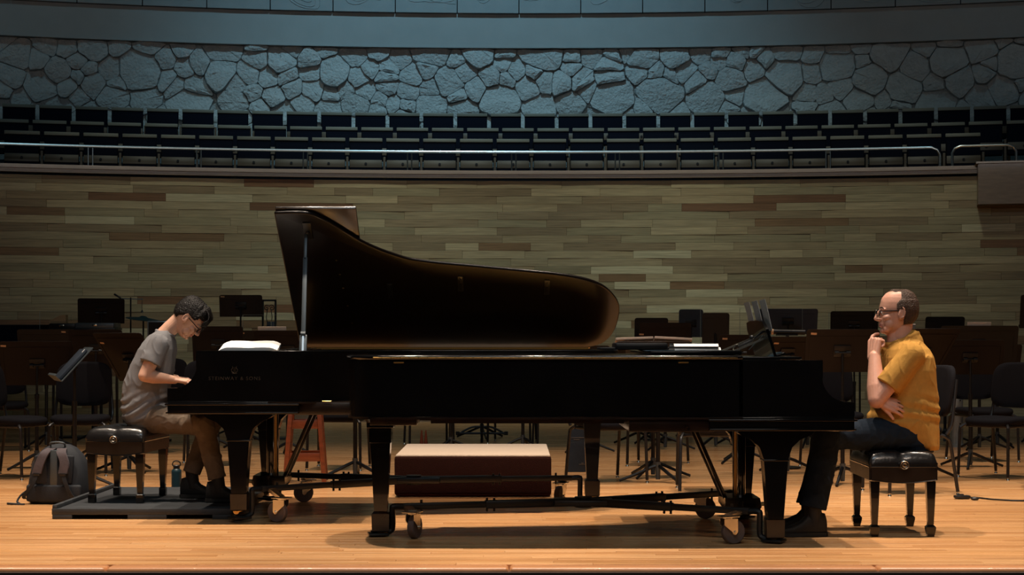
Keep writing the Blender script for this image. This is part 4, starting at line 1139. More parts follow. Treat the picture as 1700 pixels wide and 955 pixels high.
def make_stand(w_, h_, tilt, desk_m, z_top, lip=True, pole_m='stand_black', sticker=None, bracket=True, base_rot=0, base_m=None):
    """music stand; the back of the desk faces local -y (the reader sits at +y); origin on the floor"""
    t = thing('music_stand', '', 'music stand')
    T = R(tilt); zc = z_top - math.cos(T) * h_ * .5
    # desk frame: local panel plane, top leans away from the reader (to -y)
    rot = Matrix.Rotation(T, 4, 'X'); ctr = Matrix.Translation((0, 0, zc)) @ rot
    b = MB()
    c = .022; pl = [(-w_ / 2 + c * (1 if 0 else 0), -h_ / 2), (w_ / 2, -h_ / 2), (w_ / 2, h_ / 2 - c), (w_ / 2 - c * .3, h_ / 2 - c * .3), (w_ / 2 - c, h_ / 2), (-w_ / 2 + c, h_ / 2), (-w_ / 2 + c * .3, h_ / 2 - c * .3), (-w_ / 2, h_ / 2 - c)]
    b.prism(pl, -.0025, .0025, 'y', ctr)
    b.box(ctr @ Vector((0, -.004, h_ / 2 - .055)), (w_ * .90, .003, .004), rot); b.box(ctr @ Vector((-w_ * .45, -.004, -.02)), (.004, .003, h_ * .72), rot); b.box(ctr @ Vector((w_ * .45, -.004, -.02)), (.004, .003, h_ * .72), rot)
    dk = b.build('desk', desk_m, t)
    if lip:
        b = MB(); b.box(ctr @ Vector((0, .032, -h_ / 2 + .002)), (w_, .066, .004), rot); b.box(ctr @ Vector((0, .064, -h_ / 2 + .010)), (w_, .004, .018), rot); b.build('lip', desk_m, dk)
    if sticker:
        b = MB(); b.box(ctr @ Vector((sticker[0] * w_, -.005, sticker[1] * h_)), (.045, .002, .016), rot @ Matrix.Rotation(.04, 4, 'Y')); b.build('sticker', 'tan', dk)
    if bracket:
        b = MB(); b.box(ctr @ Vector((0, -.008, .0)), (.13, .012, .09), rot, bev=.004)
        for s_ in (-1, 1): b.cyl(ctr @ Vector((s_ * .028, -.022, -.012)), ctr @ Vector((s_ * .060, -.022, -.012)), .016, n=12)
        b.cyl(ctr @ Vector((-.03, -.022, -.012)), ctr @ Vector((.03, -.022, -.012)), .008, n=8)
        b.build('tilt_bracket', 'stand_black', t)
    b = MB(); y0 = (ctr @ Vector((0, -.022, -.012))).y; zt = (ctr @ Vector((0, -.022, -.02))).z
    b.cyl((0, y0, .40), (0, y0, zt), .010, n=10); b.build('inner_pole', pole_m, t)
    b = MB(); b.cyl((0, y0, .11), (0, y0, .62), .0165, n=12); b.cyl((0, y0, .60), (0, y0, .64), .020, n=12); b.build('outer_pole', pole_m, t)
    b = MB(); b.cyl((0, y0, .02), (0, y0, .155), .017, .023, n=12); b.build('base_socket', base_m or 'stand_grey', t)
    for k in range(3):
        a = R(base_rot + 90 + 120 * k); d = Vector((math.cos(a), math.sin(a), 0)); o_ = Vector((0, y0, 0)); b = MB()
        b.tube([o_ + d * .012 + Vector((0, 0, .125)), o_ + d * .05 + Vector((0, 0, .112)), o_ + d * .17 + Vector((0, 0, .060)), o_ + d * .30 + Vector((0, 0, .010))], [.013, .014, .013, .011], 6)
        b.build('foot', base_m or 'stand_black', t)
    return t
def stand(px, ytop, ybot, gy, w_, label, tilt=18, yaw=0, desk='stand_black', sticker=None, base_rot=0, bracket=True, group=None, base_m=None, lip=True):
    g = ground(px, gy); s_ = F / (g.y - CAMY)
    zt = CAMH - (ytop - HORIZ) / s_; h_ = (ybot - ytop) / s_ / math.cos(R(tilt))
    t = make_stand(w_, h_, tilt, desk, zt, lip, sticker=sticker, base_rot=base_rot, bracket=bracket, base_m=base_m)
    t.location = g; t.rotation_euler = (0, 0, R(yaw)); t['label'] = label; t['group'] = group or 'music stands behind the pianos'
    t['_top'] = zt
    return t, zt, h_

# chairs at the left
chair(22, 792, 72, 'charcoal chair at the far left edge, side-on, facing right toward the low edge-on stand')
chair(134, 787, 8, 'charcoal chair facing out behind the tilted stand holding a dark folder')
chair(258, 752, -12, 'charcoal chair half hidden behind the grey-shirted pianist')
chair(6, 748, 20, 'charcoal chair far left, behind the wide stand with a tan sticker')
chair(352, 772, 15, 'charcoal chair seen beneath the raised-lid keyboard, by the pianist\'s knees')
chair(562, 778, -4, 'charcoal chair right of the red wooden stool')
chair(712, 740, 10, 'far chair whose legs show above the left end of the carpeted podium')
chair(850, 735, -8, 'far chair whose legs show above the middle of the carpeted podium')
chair(925, 742, 5, 'far chair whose legs show above the right end of the carpeted podium')
chair(1008, 799, 22, 'dark grey chair at the foot of the rear piano tail leg, navy folder leaning behind')
chair(1092, 772, -15, 'grey chair just behind the stand pole, between two nearer chairs')
chair(1178, 815, 176, 'grey chair with its back to us just left of the front piano lyre')
chair(1384, 778, 3, 'charcoal chair showing between the front piano and the man in mustard')
chair(1505, 818, -78, 'charcoal chair right behind the seated man, turned side-on')
chair(1632, 765, 10, 'charcoal chair right of the pale metal pipe, second row')
chair(1660, 792, -50, 'charcoal chair at the right, turned to the left, its seat fully in view')
chair(1765, 812, -20, 'charcoal chair cut by the right edge of the picture')

# stands: (px, top, bottom, ground, width)
L_ = []
t, zt, h_ = stand(62, 567, 640, 778, .62, 'wide brown music stand at far left with a tan sticker in its corner', 20, 4, 'stand_brown', (-.44, .40), 20)
stand(160, 548, 612, 762, .50, 'brown music stand with visible tilt bracket, behind the edge-on stand', 14, 0, 'stand_brown', None, 50)
stand(216, 553, 634, 783, .56, 'slanted brown music stand directly behind the pianist\'s back', 38, -32, 'stand_brown', (-.40, .30), 10)
stand(78, 547, 600, 742, .60, 'black music stand behind the wide brown stand at far left', 12, 0, 'stand_black', (.30, .42), 30)
stand(168, 496, 537, 731, .50, 'tall black music stand against the plank wall, left of the pianist', 30, 14, 'stand_black', None, 0)
stand(400, 490, 526, 722, .50, 'tall black music stand against the wall, straight on, between pianist and lid', 10, 0, 'stand_black', (-.42, .42), 0)
stand(362, 542, 600, 752, .50, 'brown music stand right of the pianist\'s bowed head', 14, 0, 'stand_brown', None, 15)
stand(412, 549, 600, 742, .28, 'narrow dark music stand with a small tag, next to the cream score', 14, 0, 'stand_black', (-.2, .42), 15)
sc1 = stand(478, 549, 612, 757, .62, 'wide brown music stand under a cream score, behind the white open score', 22, 0, 'stand_brown', None, 15)
stand(1104, 536, 600, 746, .52, 'dark brown stand with a pale top edge, right of the raised lid', 14, 0, 'stand_brown', (-.46, .2), 20)
stand(1081, 528, 590, 735, .36, 'small black stand behind the dark brown one, right of the raised lid', 10, 0, 'stand_black', None, 20)
stand(1147, 514, 560, 723, .28, 'narrow blue-black stand behind a clear screen', 8, 0, 'stand_blue', None, 20)
sc2 = stand(1084, 567, 615, 792, .60, 'dark stand under two open cream scores behind the front piano', 45, 0, 'stand_brown', None, 30)
stand(1188, 520, 582, 742, .28, 'tall narrow black stand with rounded corners in the right half', 8, 0, 'stand_black', None, 20, bracket=False)
stand(1308, 513, 555, 729, .66, 'wide blue-black stand behind the raised music desk', 14, 0, 'stand_blue', None, 20)
stand(1228, 556, 610, 768, .38, 'red-brown stand with orange sticker, left of the raised music desk', 14, 0, 'stand_brown', (-.36, .38), 20)
stand(1306, 559, 612, 786, .42, 'red-brown stand with slanting right side, right of the raised music desk', 32, 20, 'stand_brown', (-.30, .30), 20)
stand(1398, 547, 618, 803, .56, 'large brown stand with tilt bracket, left of the man in mustard', 16, 0, 'stand_brown', (-.40, .40), 40)
stand(1418, 517, 560, 729, .52, 'black stand against the wall just left of the man\'s face', 25, -10, 'stand_black', None, 20)
sc3 = stand(1532, 546, 622, 795, .56, 'dark stand with a pale-edged slanting side, right behind the man', 38, 30, 'stand_brown', None, 20)
stand(1610, 565, 622, 776, .58, 'brown stand with tilt bracket to the right of the man', 16, 0, 'stand_brown', None, 40)
sc4 = stand(1625, 541, 600, 746, .78, 'very wide black stand beneath a cream score at the right', 14, 0, 'stand_black', None, 20)
stand(1568, 526, 580, 736, .42, 'black stand behind the wide one, right of the man\'s head', 10, 0, 'stand_black', None, 20)
stand(1722, 490, 545, 733, .36, 'tall black stand cut by the right edge', 20, -10, 'stand_black', None, 20)
for i, (px, gy) in enumerate(((590, 793), (748, 752), (800, 727), (868, 748), (970, 750), (1060, 738), (1092, 800), (1222, 738), (1340, 742), (1655, 742))):
    lab = ['slim black stand left of the podium, its tripod foot below the chair seat', 'black stand whose pole rises above the podium left end', 'black stand whose tripod shows above the podium centre', 'black stand whose pole rises right of the podium centre', 'black stand behind the rear piano tail leg',
           'black stand deep on stage left of the lyre', 'black stand with wide tripod between the two grey chairs', 'black stand deep on stage seen through the grey chair legs', 'black stand seen behind the man\'s shin', 'black stand seen beneath the right-hand chairs'][i]
    stand(px, 572 + (i % 3) * 2, 610, gy, .5, lab, 20, 0, 'stand_black', None, i * 35)

# edge-on stand at the left with a folder
g = ground(122, 806)
t = make_stand(.50, .34, 42, 'stand_grey', 1.045, base_rot=30)
t.location = g; t.rotation_euler = (0, 0, R(112)); tag(t, 'grey music stand seen edge-on at the left, tilted, holding a dark folder', 'music stand', 'music stands behind the pianos')
b = MB(); T = R(42); zc = 1.045 - math.cos(T) * .17; ctr = Matrix.Translation((0, 0, zc)) @ Matrix.Rotation(T, 4, 'X')
b.box(ctr @ Vector((-.02, .018, -.015)), (.34, .022, .29), Matrix.Rotation(T, 4, 'X'), bev=.004)
fo = b.build('folder', 'stand_blue', None, loc=g, rot=(0, 0, R(112))); tag(fo, 'dark blue music folder resting on the edge-on stand', 'folder')
b = MB(); b.box(ctr @ Vector((-.17, .030, .11)), (.02, .002, .03), Matrix.Rotation(T, 4, 'X')); b.build('label_sticker', 'paper', fo)

# ------------------------------------------------------------------ scores and books
def score(name, label, loc, rz, w_, d_, h_, m, tilt=0, open_=True):
    t = thing(name, label, 'sheet music', loc, rz)
    for s_ in (-1, 1):
        b = MB(); n = 8; top = []; 
        for k in range(n + 1):
            u = k / n; x = s_ * u * w_ / 2; z = h_ * (.90 + .10 * math.sin(u * PI)) * (1 if u < .8 else (.85 if u < .95 else .55)); top.append((x, max(.004, z)))
        poly = [(0, 0)] + top + [(s_ * w_ / 2, 0)]
        if s_ < 0: poly = poly[::-1]
        b.prism(poly, -d_ / 2, d_ / 2, 'y', Matrix.Rotation(tilt, 4, 'X'))
        b.build('page_block', m, t, angle=60)
    return t
score('open_score', 'thick white open score lying on the raised-lid piano', (-1.60, 1.20, 1.041), R(3), .35, .26, .036, 'paper', R(9))
b = MB()
for k in range(9): b.bar((-1.40 + .02 * k, 1.10 + .05 * (k % 3), 1.040), (-1.35 + .022 * k, 1.14 + .05 * (k % 3), 1.046 + .006 * (k % 2)), .02, .004)
tag(b.build('crumpled_cloth', 'lacquer_worn'), 'small dark crumpled cloth beside the prop stick', 'cloth')
b = MB(); b.box((-1.55, 1.55, 1.02), (.62, .8, .012), bev=.003); tag(b.build('music_shelf', 'lacquer'), 'flat black music shelf lying across the raised-lid piano', 'shelf')
# on the closed lid: two thick white volumes, black folder
for k, (z, lab) in enumerate(((1.0395, 'lower of the two white volumes on the closed piano lid'), (1.0600, 'upper of the two white volumes on the closed piano lid'))):
    b = MB(); b.prism([(-.17, .001), (.17, .001), (.165, .016), (-.150, .016)], -.131 + .006 * k, .131 - .006 * k, 'x'); b2 = b.build('book', 'paper', None, loc=(1.045, .62, z + .0035), rot=(0, 0, R(2 - 3 * k)))
    tag(b2, lab, 'book', 'white volumes on the closed lid')
    b = MB(); b.box((0, .02, .0172), (.268 - .012 * k, .30, .0016)); b.box((0, 0, -.0004), (.268 - .012 * k, .35, .0016)); b.build('cover', 'stand_blue', b2)
b = MB(); b.box((.74, .70, 1.0655), (.30, .34, .040), bev=.012); b.box((.70, .72, 1.0520), (.40, .30, .014), bev=.005)
tag(b.build('folio_case', 'stand_black'), 'black folio case on the closed lid, left of the white volumes', 'case')
for (st, w_, d_, m, lab, dx) in ((sc1, .27, .02, 'cream', 'cream score standing on the wide stand behind the pianist', -.15), (sc4, .24, .02, 'cream', 'cream score standing on the very wide black stand', -.0), (sc3, .22, .02, 'cream', 'cream score on the slanted stand just behind the man\'s neck', -.20)):
    tt, zt, h_ = st; l = tt.location
    yaw = tt.rotation_euler.z
    b = MB(); T = R(18); b.box((0, 0, 0), (w_, .012, .22), Matrix.Rotation(T, 4, 'X'), bev=.003)
    off = Matrix.Rotation(yaw, 3, 'Z') @ Vector((dx, .02, 0))
    o = b.build('score', m, None, loc=(l.x + off.x, l.y + off.y, zt - .068), rot=(0, 0, yaw)); tag(o, lab, 'sheet music')
tt, zt, h_ = sc2; l = tt.location
for k, (dx, lab) in enumerate(((-.155, 'left one of two cream scores lying open behind the front piano'), (.155, 'right one of two cream scores lying open behind the front piano'))):
    b = MB(); b.box((dx, .03, zt - .006), (.30, .26, .022), Matrix.Rotation(R(-14), 4, 'X') @ Matrix.Rotation(R(-2 + 5 * k), 4, 'Y'), bev=.004)
    o = b.build('score', 'cream', None, loc=l); tag(o, lab, 'sheet music', 'cream scores behind the front piano')

# translucent loose sheets standing on the raised music desk
mt = Matrix.Translation((1.83 - .36, .69, 1.0)) @ Matrix.Rotation(PI, 4, 'Z') @ Matrix.Rotation(R(17), 4, 'Y')
for k, (y0, tw, lab) in enumerate(((-.28, 4, 'nearest loose white page standing on the raised music desk'), (.0, -3, 'middle loose white page standing on the raised music desk'), (.27, 3, 'farthest loose white page standing on the raised music desk'))):
    b = MB(); n = 6
    rows_ = []
    for j in range(n + 1):
        u = j / n; z = .15 + .18 * u; x = -.014 - .012 * math.sin(u * PI * .5) - .004 * k
        rows_.append([mt @ Vector((x, y0 - .10, z)), mt @ Vector((x, y0 + .12, z + .004)), mt @ Vector((x - .0012, y0 + .12, z + .004)), mt @ Vector((x - .0012, y0 - .10, z))])
    b.rings(rows_); tag(b.build('music_page', 'paper'), lab, 'sheet music', 'pages on the raised music desk')
# clamp lamp / microphone arm beside the desk
t = thing('clip_arm', 'small black clamp arm with a chrome ring on the front piano, by the music desk', 'clamp', (1.30, .45, 1.045), 0)
b = MB(); b.tube([(-.03 + .018 * math.cos(a), 0, .0 + .030 * math.sin(a)) for a in [2 * PI * k / 16 for k in range(16)]], .004, 6, closed=True); b.build('ring', 'chrome', t)
b = MB(); b.bar((-.02, 0, .015), (.06, .0, .055), .018, .018, bev=.004); b.bar((.05, 0, .05), (.14, .02, .12), .010, .010); b.build('arm', 'plastic', t)
b = MB(); b.sph((.055, 0, .07), .014); b.build('knob', 'plastic', t)
b = MB(); b.bar((.04, .01, .00), (.13, .02, .09), .004, .004); b.build('clamp_rod', 'chrome', t)

# ------------------------------------------------------------------ red wooden stool
g = ground(503, 803)
t = thing('wooden_stool', 'red-brown wooden stool with splayed legs behind the rear piano', 'stool', (g.x, g.y + .17, 0), R(4))
corners = [(-1, -1), (1, -1), (1, 1), (-1, 1)]
for sx, sy in corners:
    b = MB(); lo = Vector((sx * .150, sy * .16, 0)); hi = Vector((sx * .095, sy * .10, .74))
    b.bar(lo, hi, .034, .060, bev=.004); b.build('leg', 'redwood', t)
for z, k in ((.20, .137), (.45, .118)):
    for sy in (-1, 1):
        b = MB(); b.box((0, sy * (.148 if z < .3 else .12), z), (2 * k, .022, .065), bev=.004); b.build('rung', 'redwood', t)
for sx in (-1, 1):
    b = MB(); b.box((sx * .127, 0, .27), (.022, .27, .05), bev=.004); b.build('rung', 'redwood', t)
b = MB(); b.cyl((0, 0, .73), (0, 0, .765), .17, .165, 28); b.build('seat', 'redwood', t)

# ------------------------------------------------------------------ water bottle
g = ground(293, 823)
t = thing('water_bottle', 'dark teal water bottle with loop lid behind the platform', 'bottle', g)
b = MB(); b.lathe([(.030, 0), (.035, .004), (.0355, .01), (.0355, .165), (.033, .180), (.024, .190), (.022, .192)]); b.build('flask', 'bottle', t)
b = MB(); b.lathe([(.0235, .190), (.0245, .192), (.0245, .212), (.020, .216)]); ld_ = b.build('lid', 'plastic', t)
b = MB(); b.tube([(.028 * math.cos(a), 0, .222 + .024 * math.sin(a)) for a in [-.5 + (PI + 1.0) * k / 14 for k in range(15)]], .0045, 7); b.build('loop_handle', 'plastic', ld_)

# ------------------------------------------------------------------ backpack
g = ground(97, 838)
t = thing('backpack', 'charcoal backpack with mauve-grey shoulder straps standing on the floor at left', 'backpack', (g.x - .02, g.y + .10, 0), R(-6))
b = MB(); rg = []
for z, w_, d_, yo in ((0, .185, .075, 0), (.012, .205, .095, 0), (.06, .213, .105, 0), (.13, .210, .105, 0), (.20, .200, .102, .002), (.27, .182, .095, .006), (.33, .150, .082, .012), (.375, .105, .06, .018), (.395, .06, .035, .022), (.40, .02, .012, .024)):
    ring = []
    for k in range(40):
        a = 2 * PI * k / 40; ca, sa = math.cos(a), math.sin(a)
        n_ = noise.noise(Vector((ca * 2, sa * 2, z * 9))) * .010
        ring.append(Vector(((w_ + n_) * math.copysign(abs(ca) ** .7, ca), yo + (d_ + n_) * math.copysign(abs(sa) ** .7, sa), z)))
    rg.append(ring)
b.rings(rg); b.build('bag_body', 'pack', t, angle=60)
b = MB(); b.box((0, -.098, .075), (.38, .035, .115), bev=.016, seg=3); b.build('bottom_pocket', 'pack', t)
b = MB(); b.box((0, -.098, .235), (.055, .018, .26), bev=.008); b.build('back_channel', 'stand_grey', t)
for sx in (-1, 1):
    b = MB(); b.box((sx * .09, -.095, .235), (.085, .022, .19), (R(sx * 4), 'Y'), bev=.010, seg=3); b.build('back_pad', 'pack', t)
for sx in (-1, 1):
    path = smooth_curve([(sx * .035, -.045, .375), (sx * .055, -.110, .350), (sx * .085, -.128, .28), (sx * (.105 if sx < 0 else .075), -.132, .21)], 5)
    b = MB(); b.rings([[p + Vector((-.034, 0, 0)), p + Vector((-.030, -.009, 0)), p + Vector((.030, -.009, 0)), p + Vector((.034, 0, 0)), p + Vector((.030, .006, 0)), p + Vector((-.030, .006, 0))] for p in path])
    stp = b.build('shoulder_strap', 'pack_strap', t, angle=50)
    low = smooth_curve([(path[-1].x, -.130, .215), (path[-1].x + sx * .02, -.136, .15), (path[-1].x + sx * (.09 if sx < 0 else .06), -.125, .06), (sx * .195, -.10, .035)], 4)
    b = MB(); b.rings([[p + Vector((-.014, 0, 0)), p + Vector((-.014, -.006, 0)), p + Vector((.014, -.006, 0)), p + Vector((.014, 0, 0))] for p in low]); b.build('webbing', 'pack', stp)
    b = MB(); b.box((path[-1].x, -.137, .205), (.045, .012, .02), bev=.004); b.build('buckle', 'plastic', stp)
b = MB(); b.tube(smooth_curve([(-.05, -.03, .388), (-.045, -.045, .408), (.0, -.048, .414), (.045, -.045, .408), (.05, -.03, .388)], 4), .007, 8); b.build('grab_handle', 'stand_grey', t)
b = MB(); b.tube(smooth_curve([(-.20, -.06, .09), (-.235, -.08, .06), (-.255, -.10, .02), (-.225, -.14, .006), (-.285, -.16, .010), (-.31, -.12, .006), (-.26, -.15, .005), (-.18, -.16, .005)], 5), .007, 6); b.build('loose_webbing', 'pack', t)

# ------------------------------------------------------------------ smaller things among the chairs
g = ground(963, 784)
t = thing('leaning_folder', 'navy folder with faint pale print leaning behind a chair under the rear piano', 'folder', (g.x, g.y, 0), R(6))
b = MB(); b.prism([(-.105, 0), (.105, 0), (.075, .36), (-.085, .36)], -.012, .012, 'y', Matrix.Rotation(R(-10), 4, 'X')); b.build('cover', 'stand_blue', t)
b = MB()
for x0, z0, l in ((-.05, .285, .13), (-.03, .27, .05), (.01, .065, .05), (.03, .075, .02)): b.box((x0 + l / 2 - .02, -.0125 + z0 * .176 - .001, z0), (l, .002, .005))
b.build('print', 'pale_print', t)['kind'] = 'stuff'
g = ground(1588, 742)
t = thing('metal_pipe_column', 'pale metal pipe column standing behind the man in mustard', 'pipe', g)
b = MB(); b.cyl((0, 0, .02), (0, 0, 1.0), .065, n=24); b.build('pipe', 'silver', t)
b = MB(); b.cyl((0, 0, 0), (0, 0, .03), .085, n=24); b.cyl((0, 0, .98), (0, 0, 1.01), .07, n=24); b.build('flange', 'silver', t)
for k in range(7):
    b = MB(); b.cyl((.02, -.062, .12 + k * .12), (.02, -.070, .12 + k * .12), .008, n=8); b.build('bolt', 'iron', t)
for px, lab in ((700, 'left one of two tiny orange cones beyond the podium'), (707, 'right one of two tiny orange cones beyond the podium')):
    g = ground(px, 740); b = MB(); b.cyl((0, 0, .008), (0, 0, .16), .022, .006, 12); b.box((0, 0, .004), (.055, .055, .008)); tag(b.build('marker_cone', 'orange', None, loc=g), lab, 'cone', 'orange cones beyond the podium')
g = ground(357, 757); b = MB(); b.cyl((0, 0, 0), (0, 0, .03), .05, n=14); b.cyl((0, 0, .03), (0, 0, .12), .045, .02, n=14)
tag(b.build('yellow_mute', 'yellow', None, loc=g + Vector((0, 0, 0))), 'small yellow cone seen beside the rear piano leg', 'mute')
# low pedal bar stand over the podium
g = ground(800, 735)
t = thing('low_stand', 'low wide black floor bar with grey feet beyond the podium', 'stand', g)
b = MB(); b.cyl((-.26, 0, .10), (.26, 0, .10), .012, n=8); b.cyl((-.28, 0, .10), (-.24, 0, .10), .020, n=10); b.cyl((.24, 0, .10), (.28, 0, .10), .020, n=10); b.build('cross_bar', 'iron', t)
b = MB(); b.cyl((0, 0, 0), (0, 0, .75), .014, n=8); b.build('post', 'iron', t)
for s_ in (-1, 1):
    b = MB(); b.tube(smooth_curve([(0, .02, .17), (s_ * .10, .02, .165), (s_ * .20, .02, .12), (s_ * .24, .02, .09)], 4), .012, 6); b.build('wing', 'stand_grey', t)
# floor cable at the right
cb = [ground(x, y) + Vector((0, 0, .006)) for x, y in ((1590, 829), (1620, 828), (1650, 831), (1700, 833), (1760, 830), (1830, 836))]
t = thing('floor_cable', 'black cable with an inline plug crossing the floor at right', 'cable', cb[0] * 1)
b = MB(); b.tube([p - cb[0] for p in smooth_curve(cb, 8)], .006, 8); b.build('cord', 'plastic', t)
b = MB(); b.box((.03, 0, .010), (.11, .05, .022), bev=.007); b.box((.02, 0, .024), (.04, .03, .012), bev=.004); b.build('plug', 'plastic', t)
b = MB(); p = cb[2] - cb[0]; b.sph(p + Vector((-.13, 0, .006)), (.03, .02, .012)); b.build('knot', 'plastic', t)

# percussion corner at the left, against the wall
def wall_pt(px, py, Y): return pt(px, py, Y)
g0 = pt(55, 541, 10.2)
t = thing('covered_table', 'long low table draped in black cloth along the wall at far left', 'table', (g0.x, 10.2, 0))
b = MB(); b.box((0, 0, g0.z - .01), (1.55, .6, .04), bev=.012); b.build('table_top', 'stand_black', t)
b = MB(); rg = []
n = 60
for z, k in ((g0.z, 1.0), (g0.z - .04, 1.02), (.62, 1.03), (.60, 1.03)):
    ring = []
    for i in range(n):
        a = 2 * PI * i / n; ca, sa = math.cos(a), math.sin(a)
        ring.append(Vector((.79 * k * math.copysign(abs(ca) ** .3, ca), .31 * k * math.copysign(abs(sa) ** .3, sa) + (.012 * math.sin(i * 1.7) if z < 1 else 0), z)))
    rg.append(ring)
b.rings(rg); b.build('drape', 'navy', t)
for sx in (-1, 1):
    b = MB(); b.cyl((sx * .7, 0, 0), (sx * .7, 0, g0.z), .02, n=8); b.build('leg', 'iron', t)
g1 = pt(101, 528, 10.1)
b = MB(); b.prism([(-.10, -.055), (.07, -.055), (.07, .06), (.02, .06), (-.10, .0)], -.05, .05, 'y')
tag(b.build('wood_block', 'wood_block', None, loc=(g1.x, 10.1, g0.z + .065)), 'light wooden block on the draped table at far left', 'block')
for (x0, x1, y0, lab, m) in ((88, 131, 537, 'black flat instrument case on the far left table end', 'stand_black'), (131, 195, 536, 'grey-edged flat instrument case left of the tall stand', 'stand_grey')):
    a_, c_ = pt(x0, y0, 8.6), pt(x1, y0, 8.6); t = thing('instrument_case', lab, 'case', ((a_.x + c_.x) / 2, 8.6, a_.z - .065))
    b = MB(); b.box((0, 0, .03), (c_.x - a_.x, .32, .066), bev=.012); b.build('shell', m, t)
    b = MB(); b.box((0, -.162, .04), (.05, .008, .02), bev=.003); b.build('latch', 'chrome', t)
a_ = pt(142, 545, 8.6); t = thing('case_rack', 'black folding rack carrying the flat instrument cases at left', 'rack', (a_.x, 8.6, 0))
b = MB(); b.box((0, 0, a_.z - .01), (.70, .34, .022), bev=.006); b.build('rack_top', 'iron', t)
for sx in (-1, 1):
    for sy in (-1, 1):
        b = MB(); b.bar((sx * .30, sy * .16, 0), (sx * .30, sy * .13, a_.z - .02), .025, .025); b.build('leg', 'iron', t)
# microphone boom stand with hanging triangle, cymbal in a teal cover
p = pt(217, 497, 9.8)
t = thing('percussion_boom', 'thin boom stand with a pale cross bar and small hanging bell, left of the pianist', 'stand', (p.x, 9.8, 0))
b = MB(); b.cyl((0, 0, .1), (0, 0, p.z + .02), .009, n=8); b.build('pole', 'iron', t)
b = MB(); b.bar((-.10, 0, p.z + .006), (.14, 0, p.z), .012, .012); b.build('cross_bar', 'steel', t)
b = MB(); b.cyl((.13, 0, p.z), (.13, 0, p.z - .12), .004, n=6); b.cyl((.13, 0, p.z - .155), (.13, 0, p.z - .12), .020, .005, n=12); b.build('bell', 'chrome', t)
b = MB(); b.bar((-.11, 0, p.z + .01), (-.19, 0, p.z + .06), .03, .02, bev=.006); b.build('microphone', 'plastic', t)
for k in range(3):
    a = R(30 + 120 * k); b = MB(); b.cyl((0, 0, .16), (.28 * math.cos(a), .28 * math.sin(a), .01), .008, n=6); b.build('foot', 'iron', t)
p = pt(238, 529, 9.5)
t = thing('cymbal', 'teal-covered cymbal tilted on its stand, left of the pianist\'s head', 'cymbal', (p.x, 9.5, 0))
b = MB(); b.cyl((0, 0, .05), (0, 0, p.z), .010, n=8); b.build('stand_pole', 'iron', t)
b = MB(); v = b.lathe([(0.001, .030), (.03, .026), (.05, .012), (.19, -.006), (.20, -.010), (.19, -.014), (.05, .0), (0.001, .0)], n=28)
bmesh.ops.transform(b.bm, matrix=Matrix.Translation((0, 0, p.z)) @ Matrix.Rotation(R(7), 4, 'Y') @ Matrix.Rotation(R(4), 4, 'X'), verts=b.bm.verts); b.build('cymbal_plate', 'teal_cloth', t)
for k in range(3):
    a = R(90 + 120 * k); b = MB(); b.cyl((0, 0, .14), (.24 * math.cos(a), .24 * math.sin(a), .01), .008, n=6); b.build('foot', 'iron', t)
p = pt(266, 545, 9.0)
t = thing('tablet', 'small screen with a pale frame behind the pianist\'s shoulder', 'screen', (p.x, 9.0, 0))
b = MB(); b.box((0, 0, p.z - .02), (.28, .02, .20), bev=.006); b.build('housing', 'silver', t)
b = MB(); b.box((0, -.011, p.z - .02), (.25, .002, .17)); b.build('screen', 'stand_black', t)
b = MB(); b.cyl((0, .02, 0), (0, .02, p.z - .08), .012, n=8); b.cyl((0, .02, 0), (0, .02, .02), .12, n=16); b.build('post', 'iron', t)
# ornate wrought frame at the wall
p = pt(447, 499, 10.5)
t = thing('wrought_rack', 'black rectangular frame with curled ironwork by the tall stand', 'rack', (p.x, 10.5, 0))
for x in (-.075, .075):
    b = MB(); b.box((x, 0, p.z / 2), (.022, .03, p.z)); b.build('post', 'iron', t)
b = MB(); b.box((0, 0, p.z), (.17, .03, .022)); b.build('top_bar', 'iron', t)
for s_ in (-1, 1):
    b = MB(); b.tube([Vector((s_ * (.03 + (.006 + .0022 * k) * math.cos(k * .6) * .9), 0, p.z - .09 + (.006 + .0022 * k) * math.sin(k * .6))) for k in range(16)], .005, 5); b.tube([(s_ * .02, 0, p.z - .10), (s_ * .035, 0, p.z - .2), (s_ * .01, 0, p.z - .32)], .005, 5); b.build('scroll', 'iron', t)
b = MB(); b.box((.02, .01, p.z - .36), (.10, .04, .22), bev=.01); b.build('hanging_plate', 'stand_blue', t)

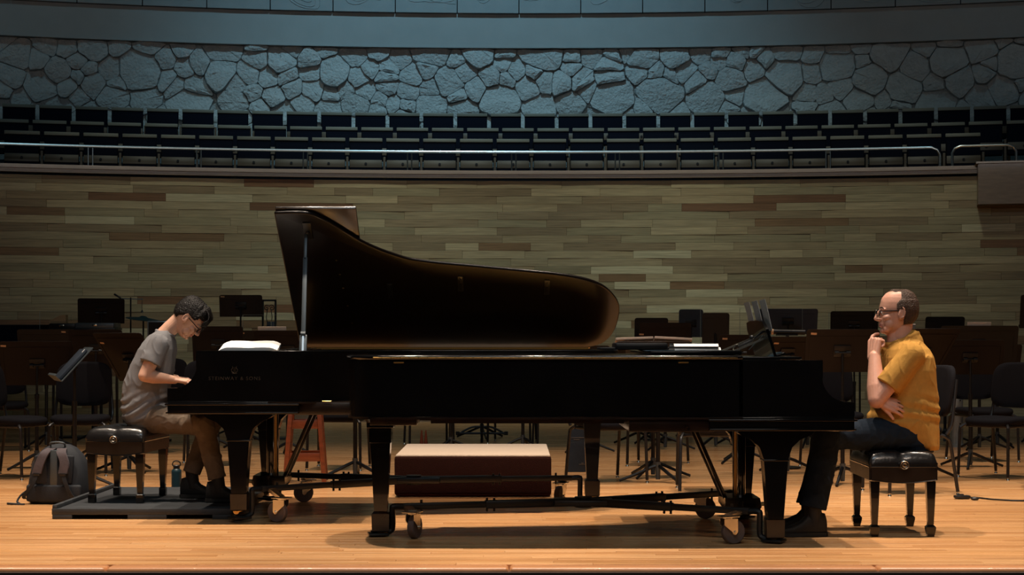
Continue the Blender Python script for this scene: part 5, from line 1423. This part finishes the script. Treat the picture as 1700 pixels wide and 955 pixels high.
# clear acrylic sound screens
for (x0, x1, y0, Y, lab) in ((66, 173, 517, 9.6, 'clear acrylic screen at the far left in front of the tall black stand'), (403, 497, 523, 9.4, 'clear acrylic screen below the straight-on tall stand'), (1022, 1163, 513, 9.2, 'clear acrylic screen right of the raised lid'), (1228, 1332, 512, 9.0, 'clear acrylic screen in front of the wide blue-black stand'), (1376, 1480, 520, 9.9, 'clear acrylic screen behind the man\'s face')):
    a_, c_ = pt(x0, y0, Y), pt(x1, y0, Y); w_ = (c_.x - a_.x) / 2; zt = a_.z
    t = thing('acrylic_screen', lab, 'screen', ((a_.x + c_.x) / 2, Y, 0))
    for s_ in (-1, 1):
        b = MB(); b.box((s_ * w_ / 2, 0, zt - .25), (w_ - .004, .005, .50), bev=.001, seg=1); pn = b.build('panel', 'acrylic', t)
        b = MB(); b.box((s_ * w_ * .999, 0, zt - .25), (.003, .007, .50)); b.box((s_ * w_ / 2, 0, zt + .0005), (w_, .007, .002)); b.build('panel_edge', 'acrylic_edge', pn)
    b = MB(); b.cyl((0, .02, 0), (0, .02, zt - .45), .012, n=8); b.box((0, .02, .01), (.35, .30, .02), bev=.005); b.build('stand_post', 'iron', t)
# rolled black tube with a pale end resting on a stand top
p0, p1 = pt(1283, 551, 5.2), pt(1336, 552, 5.2)
t = thing('rolled_tube', 'black rolled tube with a tan end lying behind the raised music desk', 'tube', p0)
b = MB(); b.cyl((0, 0, 0), p1 - p0, .022, n=16); b.build('tube_body', 'stand_black', t)
b = MB(); b.cyl((-.012, 0, 0), (0.004, 0, 0), .024, n=16); b.build('tube_end', 'tan', t)
t = thing('tube_rack', 'thin black rack holding the rolled tube', 'rack', (p0.x + .12, 5.2, 0))
b = MB(); b.cyl((0, 0, 0), (0, 0, p0.z - .022), .010, n=8); b.box((0, 0, p0.z - .028), (.18, .06, .01)); b.cyl((0, 0, 0), (0, 0, .015), .12, n=16); b.build('rack_post', 'iron', t)
for o in list(bpy.data.objects):
    if '_top' in o: del o['_top']
